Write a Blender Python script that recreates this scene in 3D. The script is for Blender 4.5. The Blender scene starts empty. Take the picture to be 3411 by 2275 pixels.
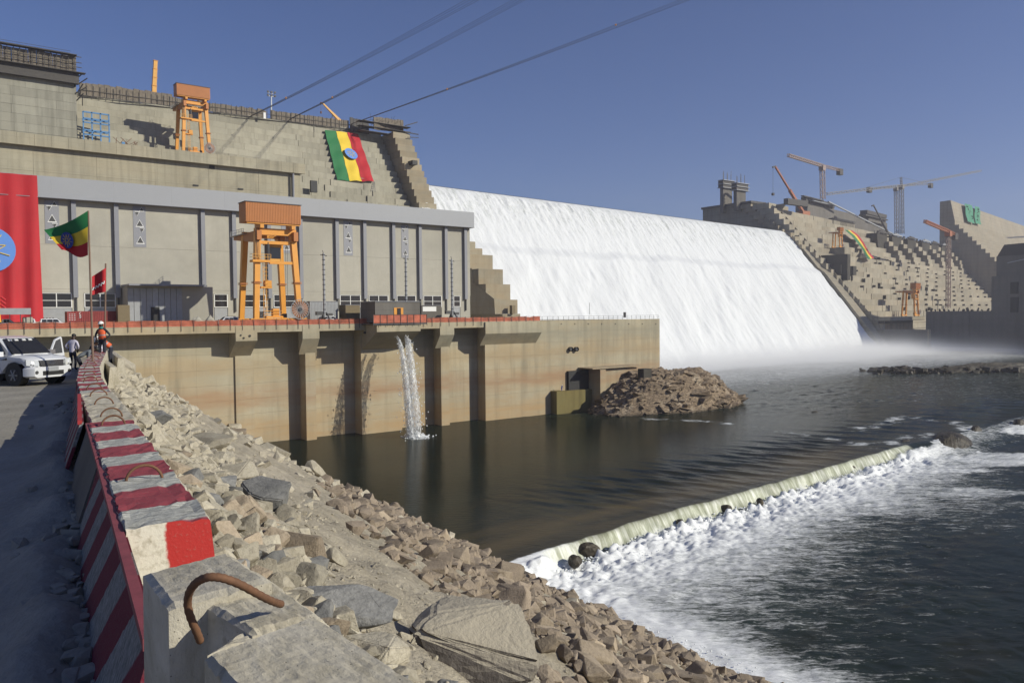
import bpy, bmesh, math, random
import numpy as np
from mathutils import Vector, Matrix
sc = bpy.context.scene
COL = sc.collection
random.seed(7)
# ---------------------------------------------------------------- camera (eye 2.45 m above the road, 26.7 m above the pool)
EYE = 26.7
FPX, CPX, CPY = 2653.0, 1705.5, 1137.5          # photograph 3411 x 2275, 28 mm
_th = math.atan(3472.0/2653.0)
_f0 = np.array([math.cos(_th), math.sin(_th), 0.0]); _r0 = np.array([math.sin(_th), -math.cos(_th), 0.0]); _up = np.array([0, 0, 1.0])
_pi, _ro = 0.0337, 0.010
FW = _f0*math.cos(_pi)-_up*math.sin(_pi); _u1 = _f0*math.sin(_pi)+_up*math.cos(_pi)
RT = _r0*math.cos(_ro)-_u1*math.sin(_ro); UP = _u1*math.cos(_ro)+_r0*math.sin(_ro)
CAM = np.array([0, 0, EYE])
cd = bpy.data.cameras.new('camera'); cam = bpy.data.objects.new('camera', cd); COL.objects.link(cam)
cd.sensor_width = 36; cd.lens = 36*FPX/3411.0; cd.clip_start = 0.1; cd.clip_end = 20000
cam.matrix_world = Matrix(((RT[0], UP[0], -FW[0], 0), (RT[1], UP[1], -FW[1], 0), (RT[2], UP[2], -FW[2], EYE), (0, 0, 0, 1)))
sc.camera = cam
# ---------------------------------------------------------------- sky, sun, exposure
SUN = np.array([0.76, -1.0, 0.66]); SUN /= np.linalg.norm(SUN)
el = math.asin(SUN[2]); az = math.atan2(SUN[0], SUN[1])
w = bpy.data.worlds.new('World'); sc.world = w; w.use_nodes = True
nt = w.node_tree; bg = nt.nodes['Background']
sky = nt.nodes.new('ShaderNodeTexSky'); sky.sky_type = 'NISHITA'; sky.sun_disc = False
sky.sun_elevation = el; sky.sun_rotation = az; sky.altitude = 600; sky.air_density = 1.0; sky.dust_density = 0.8; sky.ozone_density = 6.5
tn = nt.nodes.new('ShaderNodeMix'); tn.data_type = 'RGBA'; tn.blend_type = 'MULTIPLY'; tn.inputs[0].default_value = 1; tn.inputs[7].default_value = (.95, .91, 1.11, 1); nt.links.new(sky.outputs[0], tn.inputs[6]); nt.links.new(tn.outputs[2], bg.inputs[0]); bg.inputs[1].default_value = 0.079
sd = bpy.data.lights.new('sun', 'SUN'); sun = bpy.data.objects.new('sun', sd); COL.objects.link(sun)
sd.energy = 5.0; sd.angle = math.radians(0.53); sd.color = (1.0, 0.95, 0.80)
sun.rotation_euler = Vector(tuple(SUN)).to_track_quat('Z', 'Y').to_euler()
sc.view_settings.view_transform = 'Standard'; sc.view_settings.look = 'None'
sc.view_settings.exposure = -0.08; sc.view_settings.gamma = 1.0
sc.render.engine = 'CYCLES'
sc.cycles.use_denoising = True
sc.cycles.max_bounces = 6; sc.cycles.diffuse_bounces = 3; sc.cycles.glossy_bounces = 3
sc.cycles.transmission_bounces = 4; sc.cycles.transparent_max_bounces = 8; sc.cycles.volume_bounces = 2
sc.cycles.volume_step_rate = 3.0; sc.cycles.volume_max_steps = 96

# ---------------------------------------------------------------- measuring: a photograph pixel seen on a real plane -> point of the place
def ray(x, y): return FW*FPX+RT*(x-CPX)-UP*(y-CPY)
def onp(x, y, n, d):
    n = np.array(n, float); r = ray(x, y); t = (d-CAM@n)/(r@n); return CAM+r*t
def onU(x, y, v): return onp(x, y, (1, 0, 0), v)
def onV(x, y, v): return onp(x, y, (0, 1, 0), v)
def onZ(x, y, v): return onp(x, y, (0, 0, 1), v)
K = 1.4509                                       # measurements taken on a 2351 px wide view
def dV(x, y, v): return onV(x*K, y*K, v)
def dU(x, y, v): return onU(x*K, y*K, v)
def dZ(x, y, v): return onZ(x*K, y*K, v)

# ---------------------------------------------------------------- materials
MATS = {}
class NB:
    def __init__(s, name):
        s.m = bpy.data.materials.new(name); s.m.use_nodes = True; s.t = s.m.node_tree; s.n = s.t.nodes; s.l = s.t.links
        s.b = s.n['Principled BSDF']; s.x = -300
    def node(s, typ, **kw):
        n = s.n.new(typ)
        for k, v in kw.items(): setattr(n, k, v)
        return n
    def pos(s, scale=(1, 1, 1), obj=False, rot=(0, 0, 0)):
        src = s.node('ShaderNodeTexCoord').outputs['Object'] if obj else s.node('ShaderNodeNewGeometry').outputs['Position']
        mp = s.node('ShaderNodeMapping'); mp.inputs['Scale'].default_value = scale; mp.inputs['Rotation'].default_value = rot
        s.l.new(src, mp.inputs['Vector']); return mp.outputs[0]
    def noise(s, vec, scale, detail=4, rough=0.55, dist=0.0):
        n = s.node('ShaderNodeTexNoise'); n.inputs['Scale'].default_value = scale; n.inputs['Detail'].default_value = detail
        n.inputs['Roughness'].default_value = rough; n.inputs['Distortion'].default_value = dist
        s.l.new(vec, n.inputs['Vector']); return n.outputs['Fac']
    def ramp(s, fac, pts, interp='LINEAR'):
        r = s.node('ShaderNodeValToRGB'); r.color_ramp.interpolation = interp
        e = r.color_ramp.elements
        while len(e) < len(pts): e.new(0.5)
        for q, (p, c) in zip(e, pts):
            q.position = p; q.color = (c, c, c, 1) if isinstance(c, (int, float)) else (*c, 1)
        s.l.new(fac, r.inputs[0]); return r.outputs[0]
    def mix(s, fac, a, b, mode='MIX'):
        m = s.node('ShaderNodeMix', data_type='RGBA', blend_type=mode)
        for sock, v in ((m.inputs[0], fac), (m.inputs[6], a), (m.inputs[7], b)):
            if isinstance(v, bpy.types.NodeSocket): s.l.new(v, sock)
            elif isinstance(v, (int, float)): sock.default_value = v if sock is m.inputs[0] else (v, v, v, 1)
            else: sock.default_value = (*v, 1)
        return m.outputs[2]
    def math(s, op, a, b=None, clamp=False):
        m = s.node('ShaderNodeMath', operation=op); m.use_clamp = clamp
        for sock, v in ((m.inputs[0], a), (m.inputs[1], b)):
            if v is None: continue
            if isinstance(v, bpy.types.NodeSocket): s.l.new(v, sock)
            else: sock.default_value = v
        return m.outputs[0]
    def bump(s, h, strength=0.3, dist=0.1):
        b = s.node('ShaderNodeBump'); b.inputs['Strength'].default_value = strength; b.inputs['Distance'].default_value = dist
        s.l.new(h, b.inputs['Height']); s.l.new(b.outputs[0], s.b.inputs['Normal'])
    def set(s, col=None, rough=None, metal=None, spec=None):
        for k, v in (('Base Color', col), ('Roughness', rough), ('Metallic', metal), ('Specular IOR Level', spec)):
            if v is None: continue
            if isinstance(v, bpy.types.NodeSocket): s.l.new(v, s.b.inputs[k])
            else: s.b.inputs[k].default_value = (*v, 1) if isinstance(v, tuple) else v
    def aniso(s, ang, sx, sy):
        v = s.pos(rot=(0, 0, ang)); mp = s.node('ShaderNodeMapping'); mp.inputs['Scale'].default_value = (sx, sy, 1); s.l.new(v, mp.inputs['Vector']); return mp.outputs[0]
    def sep(s, vec):
        n = s.node('ShaderNodeSeparateXYZ'); s.l.new(vec, n.inputs[0]); return n.outputs

def plain(name, col, rough=0.6, metal=0.0, var=0.18, scale=1.5, bump=0.0, obj=False, fine=12.0):
    if name in MATS: return MATS[name]
    b = NB(name); v = b.pos(obj=obj)
    f = b.noise(v, scale, 5); g = b.noise(v, scale*fine, 3)
    f = b.math('ADD', b.math('MULTIPLY', f, .7), b.math('MULTIPLY', g, .3))
    c = b.ramp(f, [(0.28, tuple(x*(1-var) for x in col)), (0.72, tuple(min(1, x*(1+var)) for x in col))])
    b.set(c, rough, metal)
    if bump: b.bump(g, bump, .03)
    MATS[name] = b.m; return b.m

def concrete(name, col, stain=0.35, lift=3.0, warm=0.0, jw=.05, band=None, scale=1.0, lines=.35, ovar=.26, off=0.):
    """poured concrete: cloudy tone, vertical run-off streaks, thin lift joints, optional rusty tide bands"""
    b = NB(name); p = b.pos()
    cl = b.noise(p, .045*scale, 6, .6, .4); md = b.noise(p, .5*scale, 5, .65)
    st = b.noise(b.pos((.45*scale, .45*scale, .025*scale)), 1.0, 5, .62)
    fi = b.noise(p, 6*scale, 3)
    c = b.ramp(cl, [(0.3, tuple(x*.82 for x in col)), (0.7, tuple(min(1, x*1.14) for x in col))])
    c = b.mix(b.ramp(md, [(.35, .0), (.75, .35)]), c, tuple(x*.72 for x in col))
    if warm: c = b.mix(b.ramp(b.noise(b.pos((.06, .06, .16)), 1.0, 4, .6), [(.42, 0.), (.66, warm)]), c, (col[0]*1.0, col[1]*.78, col[2]*.55))
    c = b.mix(b.ramp(st, [(.47, 0.), (.70, stain)]), c, tuple(x*.42 for x in col))
    z = b.sep(p)[2]
    zl = b.math('ADD', z, b.math('MULTIPLY', b.noise(b.pos((.3, .3, 0)), 1., 2), .12))
    fr = b.math('FRACT', b.math('DIVIDE', b.math('ADD', zl, off), lift))
    c = b.mix(b.math('MULTIPLY', b.ramp(fr, [(.0, 1.), (jw, 0.)]), lines), c, tuple(x*.35 for x in col))
    if band:
        for (z0, z1, cc, amt) in band:
            zz = b.math('ADD', z, b.math('MULTIPLY', b.noise(b.pos((.12, .12, .5)), 1., 4), 3.0))
            f = b.math('MULTIPLY', b.ramp(b.math('DIVIDE', b.math('SUBTRACT', zz, z0), z1-z0), [(0, 0.), (.35, 1.), (.6, 1.), (1, 0.)]), b.ramp(b.noise(b.pos((.1, .1, .6)), 1., 5, .65), [(.3, .15), (.62, amt)]))
            c = b.mix(f, c, cc)
    c = b.mix(b.ramp(fi, [(.3, .0), (.8, .22)]), c, tuple(x*.6 for x in col))
    oi = b.node('ShaderNodeObjectInfo'); hs = b.node('ShaderNodeHueSaturation'); b.l.new(c, hs.inputs['Color']); b.l.new(b.math('ADD', 1-ovar/2, b.math('MULTIPLY', oi.outputs['Random'], ovar)), hs.inputs['Value']); c = hs.outputs[0]
    b.set(c, .86, spec=.2); b.bump(b.math('ADD', fi, b.math('MULTIPLY', md, 2.)), .25, .05)
    MATS[name] = b.m; return b.m

M = {}
M['dam'] = concrete('dam_concrete', (.355, .335, .265), .45, 3.0, .06, jw=.12, lines=.85, off=.5, ovar=.22)
M['dam2'] = concrete('dam_concrete_cool', (.325, .315, .26), .6, 3.0, .04, lines=.4, ovar=.16)
M['low'] = concrete('toe_concrete', (.37, .34, .255), .5, 2.4, .15, jw=.06, ovar=.08)
M['blockc'] = concrete('training_wall_concrete', (.34, .30, .22), .25, 3.0, .4)
M['quay'] = concrete('tailrace_wall_concrete', (.42, .375, .27), .6, 3.2, .5, ovar=.05, lines=.16, band=[(8.5, 14.5, (.34, .21, .12), .85), (-1.0, 8.5, (.41, .275, .14), .85), (16, 20, (.36, .27, .16), .6), (20, 26, (.27, .26, .20), .6), (-2.5, 1.0, (.10, .085, .06), .9)])
M['far'] = concrete('far_dam_concrete', (.35, .315, .245), .35, 4.6, .2, lines=.6, jw=.09, off=1.2, ovar=.3)
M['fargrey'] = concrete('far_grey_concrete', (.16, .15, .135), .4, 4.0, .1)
M['dark'] = concrete('dark_shade_concrete', (.07, .065, .055), .3, 4.0, .1)  # near-black concrete; also stands for the shade inside openings, troughs and gaps
M['form'] = plain('formwork_ply', (.15, .125, .095), .8, var=.45, scale=.9)
M['formd'] = plain('formwork_steel', (.055, .05, .045), .7, var=.3)
M['road'] = plain('dusty_road', (.27, .25, .21), .95, var=.35, scale=.5, bump=.8, fine=20)
M['facade'] = plain('beige_cladding', (.405, .38, .32), .55, var=.04, scale=.08)
M['facade'] = concrete('beige_cladding_panel', (.425, .405, .345), .10, 50., 0., lines=0, ovar=.05)
M['fascia'] = plain('grey_fascia', (.29, .30, .32), .45, var=.04, scale=.05)
M['column'] = plain('grey_downpipe', (.22, .225, .25), .45, var=.06)
M['tri'] = plain('triangle_dark', (.05, .05, .05), .5, var=.05)
M['white'] = plain('white_paint', (.72, .72, .70), .45, var=.05)
M['strip'] = plain('blue_grey_panel', (.24, .245, .27), .5, var=.03)
M['glass'] = plain('dark_glass', (.02, .02, .022), .08, var=.2)
M['greyshed'] = plain('grey_sheet', (.30, .31, .32), .5, var=.12)
M['orange'] = plain('crane_orange', (.68, .29, .03), .42, var=.10, scale=.6)
M['orangeh'] = plain('crane_house_orange', (.44, .155, .03), .5, var=.08, scale=.6)
M['yellow'] = plain('crane_yellow', (.66, .33, .05), .45, var=.12, scale=.6)
M['steel'] = plain('dark_steel', (.055, .055, .06), .5, .4, var=.3)
M['galv'] = plain('galvanised_steel', (.34, .35, .36), .5, .3, var=.2)
M['rust'] = plain('rusty_steel', (.17, .085, .045), .8, .2, var=.4, scale=6, obj=True)
M['reel'] = plain('reel_brown', (.30, .13, .06), .7, var=.2)
M['blue'] = plain('blue_steel', (.06, .20, .42), .5, var=.1)
M['net'] = plain('orange_safety_net', (.42, .115, .065), .8, var=.5, scale=.6)
M['red'] = plain('red_cloth', (.42, .010, .018), .75, var=.12, scale=.2)
M['green'] = plain('green_cloth', (.015, .15, .045), .75, var=.12, scale=.2)
M['yel'] = plain('yellow_cloth', (.68, .48, .035), .75, var=.08, scale=.2)
M['bluec'] = plain('blue_cloth', (.10, .24, .62), .7, var=.08, scale=.2)
M['navy'] = plain('navy_cloth', (.015, .04, .25), .7, var=.08)
M['greenb'] = plain('sea_green_banner', (.03, .22, .12), .75, var=.1, scale=.2)
M['redp'] = plain('red_container', (.25, .035, .03), .6, var=.15, scale=.4)
M['brown'] = plain('brown_box', (.17, .13, .07), .7, var=.1)
M['black'] = plain('black_rubber', (.012, .012, .013), .6, var=.2)
M['carw'] = plain('white_car_paint', (.62, .63, .65), .22, var=.02)
M['chrome'] = plain('chrome', (.55, .55, .56), .15, .9, var=.03)
M['lamp'] = plain('lamp_glass', (.62, .63, .60), .12, .2, var=.05)
M['skin'] = plain('dark_skin', (.045, .022, .013), .5, var=.05)
M['shirtw'] = plain('white_shirt', (.55, .52, .60), .8, var=.08, obj=True)
M['trs'] = plain('dark_trousers', (.02, .022, .035), .85, var=.15, obj=True)
M['greyv'] = plain('grey_jacket', (.13, .145, .16), .8, var=.15, obj=True)
M['hiv'] = plain('orange_vest', (.75, .13, .04), .7, var=.08, obj=True)
M['teal'] = plain('teal_scarf', (.03, .22, .20), .8, var=.1, obj=True)
M['pole'] = plain('wooden_pole', (.19, .125, .09), .8, var=.25, scale=2)
M['mast'] = plain('far_red_white_steel', (.30, .22, .19), .6, var=.4, scale=.25)
M['mastg'] = plain('far_grey_steel', (.17, .165, .16), .6, var=.2, scale=.25)
M['boomo'] = plain('far_orange_boom', (.34, .11, .04), .6, var=.2, scale=.25)
M['wire'] = plain('conductor', (.10, .10, .11), .5, .3, var=.1)

# ---------------------------------------------------------------- mesh builder and tags
def nrm(v):
    v = np.array(v, float); return v/max(1e-9, np.linalg.norm(v))
class MB:
    def __init__(s): s.v = []; s.f = []; s.mi = []; s.cur = 0
    def add(s, vs, fs):
        o = len(s.v); s.v += [tuple(map(float, q)) for q in vs]; s.f += [tuple(o+i for i in f) for f in fs]; s.mi += [s.cur]*len(fs); return s
    def box(s, a, b):
        (x0, y0, z0), (x1, y1, z1) = np.minimum(a, b), np.maximum(a, b)
        return s.add([(x0, y0, z0), (x1, y0, z0), (x1, y1, z0), (x0, y1, z0), (x0, y0, z1), (x1, y0, z1), (x1, y1, z1), (x0, y1, z1)],
                     [(0, 3, 2, 1), (4, 5, 6, 7), (0, 1, 5, 4), (1, 2, 6, 5), (2, 3, 7, 6), (3, 0, 4, 7)])
    def bar(s, p, q, w=.1, h=None, w2=None):
        p, q = np.array(p, float), np.array(q, float); h = w if h is None else h; d = nrm(q-p)
        a = nrm(np.cross(d, (0, 0, 1))) if abs(d[2]) < .95 else np.array([1., 0, 0]); c = np.cross(a, d)
        if abs(d[2]) >= .95: c = nrm(np.cross(d, a)); a = np.cross(c, d)
        k = 1 if w2 is None else w2/w; vs = []
        for (o, t) in ((p, 1), (q, k)):
            for (i, j) in ((-1, -1), (1, -1), (1, 1), (-1, 1)): vs.append(o+a*i*w/2*t+c*j*h/2*t)
        return s.add(vs, [(3, 2, 1, 0), (4, 5, 6, 7), (0, 1, 5, 4), (1, 2, 6, 5), (2, 3, 7, 6), (3, 0, 4, 7)])
    def tube(s, pts, r, n=8, cap=True):
        pts = [np.array(p, float) for p in pts]; rs = r if isinstance(r, (list, tuple)) else [r]*len(pts); vs = []; fs = []
        ref = None
        for i, p in enumerate(pts):
            d = nrm(pts[min(i+1, len(pts)-1)]-pts[max(i-1, 0)])
            if ref is None: ref = np.array([0, 0, 1.]) if abs(d[2]) < .9 else np.array([1., 0, 0])
            a = nrm(np.cross(d, ref)); c = np.cross(a, d); ref = c if np.linalg.norm(c) > 1e-6 else ref
            for k in range(n):
                t = 2*math.pi*k/n; vs.append(p+rs[i]*(a*math.cos(t)+c*math.sin(t)))
        for i in range(len(pts)-1):
            for k in range(n): fs.append((i*n+k, i*n+(k+1) % n, (i+1)*n+(k+1) % n, (i+1)*n+k))
        if cap: fs += [tuple(range(n-1, -1, -1)), tuple((len(pts)-1)*n+k for k in range(n))]
        return s.add(vs, fs)
    def prism(s, poly, ext):
        n = len(poly); e = np.array(ext, float); vs = [np.array(p, float) for p in poly]; vs += [q+e for q in vs[:n]]
        return s.add(vs, [tuple(range(n-1, -1, -1)), tuple(range(n, 2*n))]+[(i, (i+1) % n, n+(i+1) % n, n+i) for i in range(n)])
    def grid(s, P):
        h, w_ = P.shape[:2]; o = len(s.v); s.v += [tuple(q) for q in P.reshape(-1, 3).tolist()]
        i = np.arange(h-1)[:, None]*w_+np.arange(w_-1)[None, :]; i = i.reshape(-1)+o
        s.f += list(zip(i.tolist(), (i+1).tolist(), (i+w_+1).tolist(), (i+w_).tolist())); s.mi += [s.cur]*len(i); return s
    def build(s, name, mat, parent=None, origin=None, smooth=False, local=False, recalc=True):
        V_ = np.array(s.v)
        if parent is not None: org = np.array(parent['_org']) if '_org' in parent else np.zeros(3)
        elif origin is not None: org = np.array(origin, float)
        else: org = np.array([(V_[:, 0].min()+V_[:, 0].max())/2, (V_[:, 1].min()+V_[:, 1].max())/2, V_[:, 2].min()])
        me = bpy.data.meshes.new(name); me.from_pydata((V_-(0 if local else org)).tolist(), [], s.f)
        for m in (mat if isinstance(mat, (list, tuple)) else [mat]): me.materials.append(m)
        if any(s.mi): me.polygons.foreach_set('material_index', s.mi)
        if recalc and len(s.f) < 60000:
            bm = bmesh.new(); bm.from_mesh(me); bmesh.ops.recalc_face_normals(bm, faces=bm.faces); bm.to_mesh(me); bm.free()
        if smooth: me.polygons.foreach_set('use_smooth', [True]*len(me.polygons))
        if smooth == 'a': me.set_sharp_from_angle(angle=math.radians(32))
        o = bpy.data.objects.new(name, me); COL.objects.link(o)
        if parent is not None: o.parent = parent; o['_org'] = [float(x) for x in org]
        else:
            if not local: o.location = org.tolist()
            o['_org'] = [float(x) for x in org]
        return o
def tag(o, label=None, cat=None, group=None, kind=None):
    for k, v in (('label', label), ('category', cat), ('group', group), ('kind', kind)):
        if v: o[k] = v
    return o
def thing(name, loc, label, cat, group=None, rz=0.0, scale=1.0, local=False):
    o = bpy.data.objects.new(name, None); COL.objects.link(o); o.location = [float(x) for x in loc]; o.rotation_euler = (0, 0, rz); o.scale = (scale,)*3
    o.empty_display_size = .5
    o['_org'] = [0., 0., 0.] if local else [float(x) for x in loc]; return tag(o, label, cat, group)
def copy_tree(src, loc, label, rz=None, scale=None):
    kids = {}
    for o in COL.objects: kids.setdefault(o.parent, []).append(o)
    def rec(o, par):
        c = o.copy(); COL.objects.link(c); c.parent = par
        for ch in kids.get(o, []): rec(ch, c)
        return c
    r = rec(src, None); r.location = [float(x) for x in loc]; r['label'] = label
    if rz is not None: r.rotation_euler = (0, 0, rz)
    if scale is not None: r.scale = (scale,)*3
    return r
_unit = {}
def unit(mat):
    if mat.name not in _unit:
        m = MB().box((-.5, -.5, -.5), (.5, .5, .5)); me = bpy.data.meshes.new('block'); me.from_pydata(m.v, [], m.f); me.materials.append(mat); _unit[mat.name] = me
    return _unit[mat.name]
def ublk(name, mat, parent, a, b, rz=0.0):
    o = bpy.data.objects.new(name, unit(mat)); COL.objects.link(o); a, b = np.array(a, float), np.array(b, float)
    o.parent = parent; o.location = ((a+b)/2-np.array(parent['_org'])).tolist(); o.scale = np.maximum(np.abs(b-a), 1e-3).tolist(); o.rotation_euler = (0, 0, rz); return o

# ---------------------------------------------------------------- numpy noise
_rng = np.random.RandomState(3); _tab = _rng.rand(512, 512)
def vn(x, y):
    xi = np.floor(x).astype(int); yi = np.floor(y).astype(int); fx = x-xi; fy = y-yi; fx = fx*fx*(3-2*fx); fy = fy*fy*(3-2*fy)
    g = lambda a, b: _tab[a % 512, b % 512]
    return (g(xi, yi)*(1-fx)+g(xi+1, yi)*fx)*(1-fy)+(g(xi, yi+1)*(1-fx)+g(xi+1, yi+1)*fx)*fy
def fbm(x, y, o=4, g=.5):
    s = 0; a = 1; t = 0
    for k in range(o): s = s+a*vn(x*2**k+17.3*k, y*2**k+9.1*k); t += a; a *= g
    return s/t
def sst(a, b, x):
    t = np.clip((x-a)/(b-a), 0, 1); return t*t*(3-2*t)
def setattr_pt(o, name, arr):
    at = o.data.attributes.new(name, 'FLOAT', 'POINT'); at.data.foreach_set('value', np.asarray(arr, np.float32).reshape(-1))
# ================================================================ SETTING: ground, road, bank, water
VW_U = [30, 50, 58.4, 78.3, 105.9, 146.9, 220]; VW_V = [67.0, 68.2, 69.1, 72.0, 73.8, 77.4, 82]
def weirV(u): return np.interp(u, VW_U, VW_V)+(fbm(np.asarray(u, float)*.22, np.asarray(u, float)*0+4, 3)-.5)*.9
BK_V = [-60, 0, 35, 52, 64, 96, 128, 161, 190]; BK_U = [46.5, 46.5, 47.3, 48.6, 49.2, 49.6, 53.2, 58.6, 62]
def bankU(v): return np.interp(v, BK_V, BK_U)
def crestU(v): return 1.25+.150*np.asarray(v, float)           # foot of the barrier row
def topZ(v): return 24.25-6.6*sst(50, 165, np.asarray(v, float))
def bankZ(u, v):
    u = np.asarray(u, float); v = np.asarray(v, float); c = crestU(v); wl = bankU(v)
    k = (u-c)/np.maximum(wl-c, 1e-3)
    z = topZ(v)*(1-np.clip(k, -1, 1.6)*(1.0)) - .5*np.sin(np.clip(k, 0, 1)*math.pi)
    z = np.where(k < 0, topZ(v), z)
    rel = sst(-.012, .05, k)
    return z+rel*((fbm(u*.22, v*.22, 4)-.5)*1.0+(fbm(u*1.1+5, v*1.1, 4, .6)-.5)*.40+(fbm(u*4+5, v*4, 3)-.5)*.14)*(1-.75*sst(.82, 1.0, k))

b = NB('bank_earth'); p = b.pos()
n1 = b.noise(p, .22, 6, .6, .5); n2 = b.noise(p, 3.0, 6, .7); n3 = b.noise(p, 16, 4, .7)
c = b.ramp(n1, [(.3, (.34, .30, .225)), (.7, (.47, .42, .33))])
c = b.mix(b.ramp(n2, [(.42, 0.), (.7, .55)]), c, (.20, .175, .135)); c = b.mix(b.ramp(n3, [(.45, 0.), (.75, .5)]), c, (.24, .21, .165))
z = b.sep(p)[2]
c = b.mix(b.ramp(b.math('DIVIDE', b.math('ADD', z, b.math('MULTIPLY', n1, 5.)), 14.), [(.25, .85), (.62, 0.)]), c, (.33, .235, .135))
c = b.mix(b.ramp(z, [(.0, .8), (.35, 0.)]), c, (.12, .09, .055))
b.set(c, .95, spec=.15); b.bump(b.math('ADD', n2, b.math('MULTIPLY', n3, .5)), .9, .12); M['earth'] = b.m

vs_ = np.concatenate([np.arange(-6, 40, .22), np.arange(40, 90, .45), np.arange(90, 176, .9)])
ks = np.concatenate([np.linspace(-.03, .3, 130), np.linspace(.303, 1.25, 170)])
VV = np.repeat(vs_[:, None], len(ks), 1); UU = crestU(VV)+ks[None, :]*(bankU(VV)-crestU(VV))
P = np.stack([UU, VV, bankZ(UU, VV)], -1)
bank = MB().grid(P).build('bank_slope', M['earth'], origin=(20, 40, 0), smooth=True, recalc=False); tag(bank, kind='structure')
vr = np.concatenate([np.arange(-10, 60, .3), np.arange(60, 162, 2.)]); ur = np.linspace(-1, 0, 90)**3*28
VV = np.repeat(vr[:, None], len(ur), 1); UU = crestU(VV)-.45+ur[None, ::-1]
heap = np.exp(-((UU-(crestU(VV)-1.45))/.42)**2)*(.04+.42*fbm(UU*2.2, VV*2.2, 4)**1.5)*sst(0, 6, VV)*(1-sst(22, 30, VV))
P = np.stack([UU, VV, topZ(VV)-.01+(fbm(UU*1.6, VV*1.6, 3)-.5)*.05+heap], -1)
road = MB().grid(P).build('road', M['road'], origin=(-5, 20, 24), smooth=True, recalc=False); tag(road, kind='structure')
tag(MB().box((-2500, -1500, -9), (4500, 5500, -6)).build('ground', M['earth'], origin=(0, 0, -6)), kind='structure')

# ---- river: one sheet, the pool above the weir at 0 m, the river below it at -2.2 m
def waterZ(u, v):
    c = weirV(u)-v; wid = 1.75+4.5*sst(58.5, 53, u)+np.maximum(0, u-150)*.35+(fbm(u*.5, u*0+3, 3)-.5)*.5
    return -2.2*np.clip(c/wid, 0, 1)**1.6*(2-np.clip(c/wid, 0, 1)**1.6)*1.0-.10*np.exp(-(np.minimum(c, 0)/2.5)**2)*(c < 0)*(u < 152)-.10*(c >= 0)*(c < wid)*(1-c/wid)*(u < 152)
us = np.concatenate([np.arange(34, 50, .6), np.arange(50, 112, .28), np.arange(112, 155, .5), np.arange(155, 260, 1.2), np.arange(260, 641, 3.)])
vs2 = np.concatenate([np.arange(-30, 20, 1.), np.arange(20, 56, .4), np.arange(56, 80, .17), np.arange(80, 165, .8), np.arange(165, 300, 2.), np.arange(300, 420, 10.)])
V2 = np.repeat(vs2[:, None], len(us), 1); U2 = np.repeat(us[None, :], len(vs2), 0)
c = weirV(U2)-V2
dnse = fbm(U2*.05, V2*.07, 3)
L = 7+12*fbm(U2*.05+3, U2*0, 2)+6*sst(90, 55, U2)-4*sst(100, 135, U2)
Fw = sst(.9, 2.2, c+2.2*(fbm(U2*.4, V2*.25, 3)-.5))*np.exp(-np.maximum(0, c-4)/L)*(1-.35*sst(150, 260, U2))
Fw *= (1-.8*sst(58, 53, U2)*(c < 5))*(1-sst(170, 330, U2))*(1-.55*sst(135, 190, U2))
Fb = .95*sst(-.5, .3, c)*np.exp(-np.maximum(0, U2-bankU(V2)-7)/(3.2+5*fbm(V2*.15, V2*0, 2)))*(.62+.38*np.exp(-np.maximum(0, c-14)/22))
Fs = sst(205, 262, V2+18*(fbm(U2*.03, V2*.03, 3)-.5))*.95
Fs = np.maximum(Fs, .40*sst(130, 200, V2)*sst(170, 230, U2))
def seg(u, v, pts, wd):
    d = np.full(u.shape, 1e9)
    for (a0, b0), (a1, b1) in zip(pts[:-1], pts[1:]):
        t = np.clip(((u-a0)*(a1-a0)+(v-b0)*(b1-b0))/((a1-a0)**2+(b1-b0)**2), 0, 1); d = np.minimum(d, np.hypot(u-a0-t*(a1-a0), v-b0-t*(b1-b0)))
    return np.exp(-(d/wd)**2)
rap = [tuple(dZ(x, y, 0)[:2]) for x, y in ((1485, 962), (1600, 966), (1700, 975), (1800, 990), (1870, 1000), (1935, 1012), (2030, 1032))]
rap2 = [tuple(dZ(x, y, -.5)[:2]) for x, y in ((1975, 990), (2040, 975), (2070, 960), (2200, 975), (2240, 1000))]
rap3 = [tuple(dZ(x, y, -2)[:2]) for x, y in ((2040, 1040), (2130, 1018), (2200, 1035), (2351, 1045))]
Fr = .50*seg(U2, V2, rap, 2.6)+.55*seg(U2, V2, rap2, 3.0)+.6*seg(U2, V2, rap3, 3.0)
Fr *= 2.2*np.maximum(0, fbm(U2*.3, V2*.5, 4, .6)-.22)
Fsp = np.exp(-(np.hypot(U2-88.9, V2-150.9)/2.6)**2)*.9
ripple = .16*np.maximum(0, np.cos((np.hypot(U2-88.9, V2-150.9))*1.1))*np.exp(-np.hypot(U2-88.9, V2-150.9)/14)
foam = np.clip(np.maximum.reduce([Fw, Fb, Fs, Fr, Fsp]), 0, 1)
Fd = sst(95, 150, U2)*np.exp(-np.maximum(0, c-22)/14)*sst(2, 6, c)*.62*sst(.35, .62, fbm((U2*.79-V2*.61)*.03, (U2*.61+V2*.79)*.16, 3))
foam = np.maximum.reduce([foam, .04*sst(1, 6, c), Fd])
chop = sst(110, 165, V2+.5*(U2-150))*sst(95, 160, U2)
foam = np.maximum(foam, chop*.20)
calm = 1-sst(-8, 0, c)
amp = .05+.10*sst(150, 230, U2)+.12*sst(2, 6, c)*(1-.5*sst(150, 400, U2))
Z2 = waterZ(U2, V2)+.22*chop*(fbm(U2*.35, V2*.6, 4)-.5)*2*calm+amp*(fbm(U2*.5, V2*.75, 4)-.5)*2*np.where(c < 0, .35+.65*sst(140, 220, U2), 1)
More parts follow.
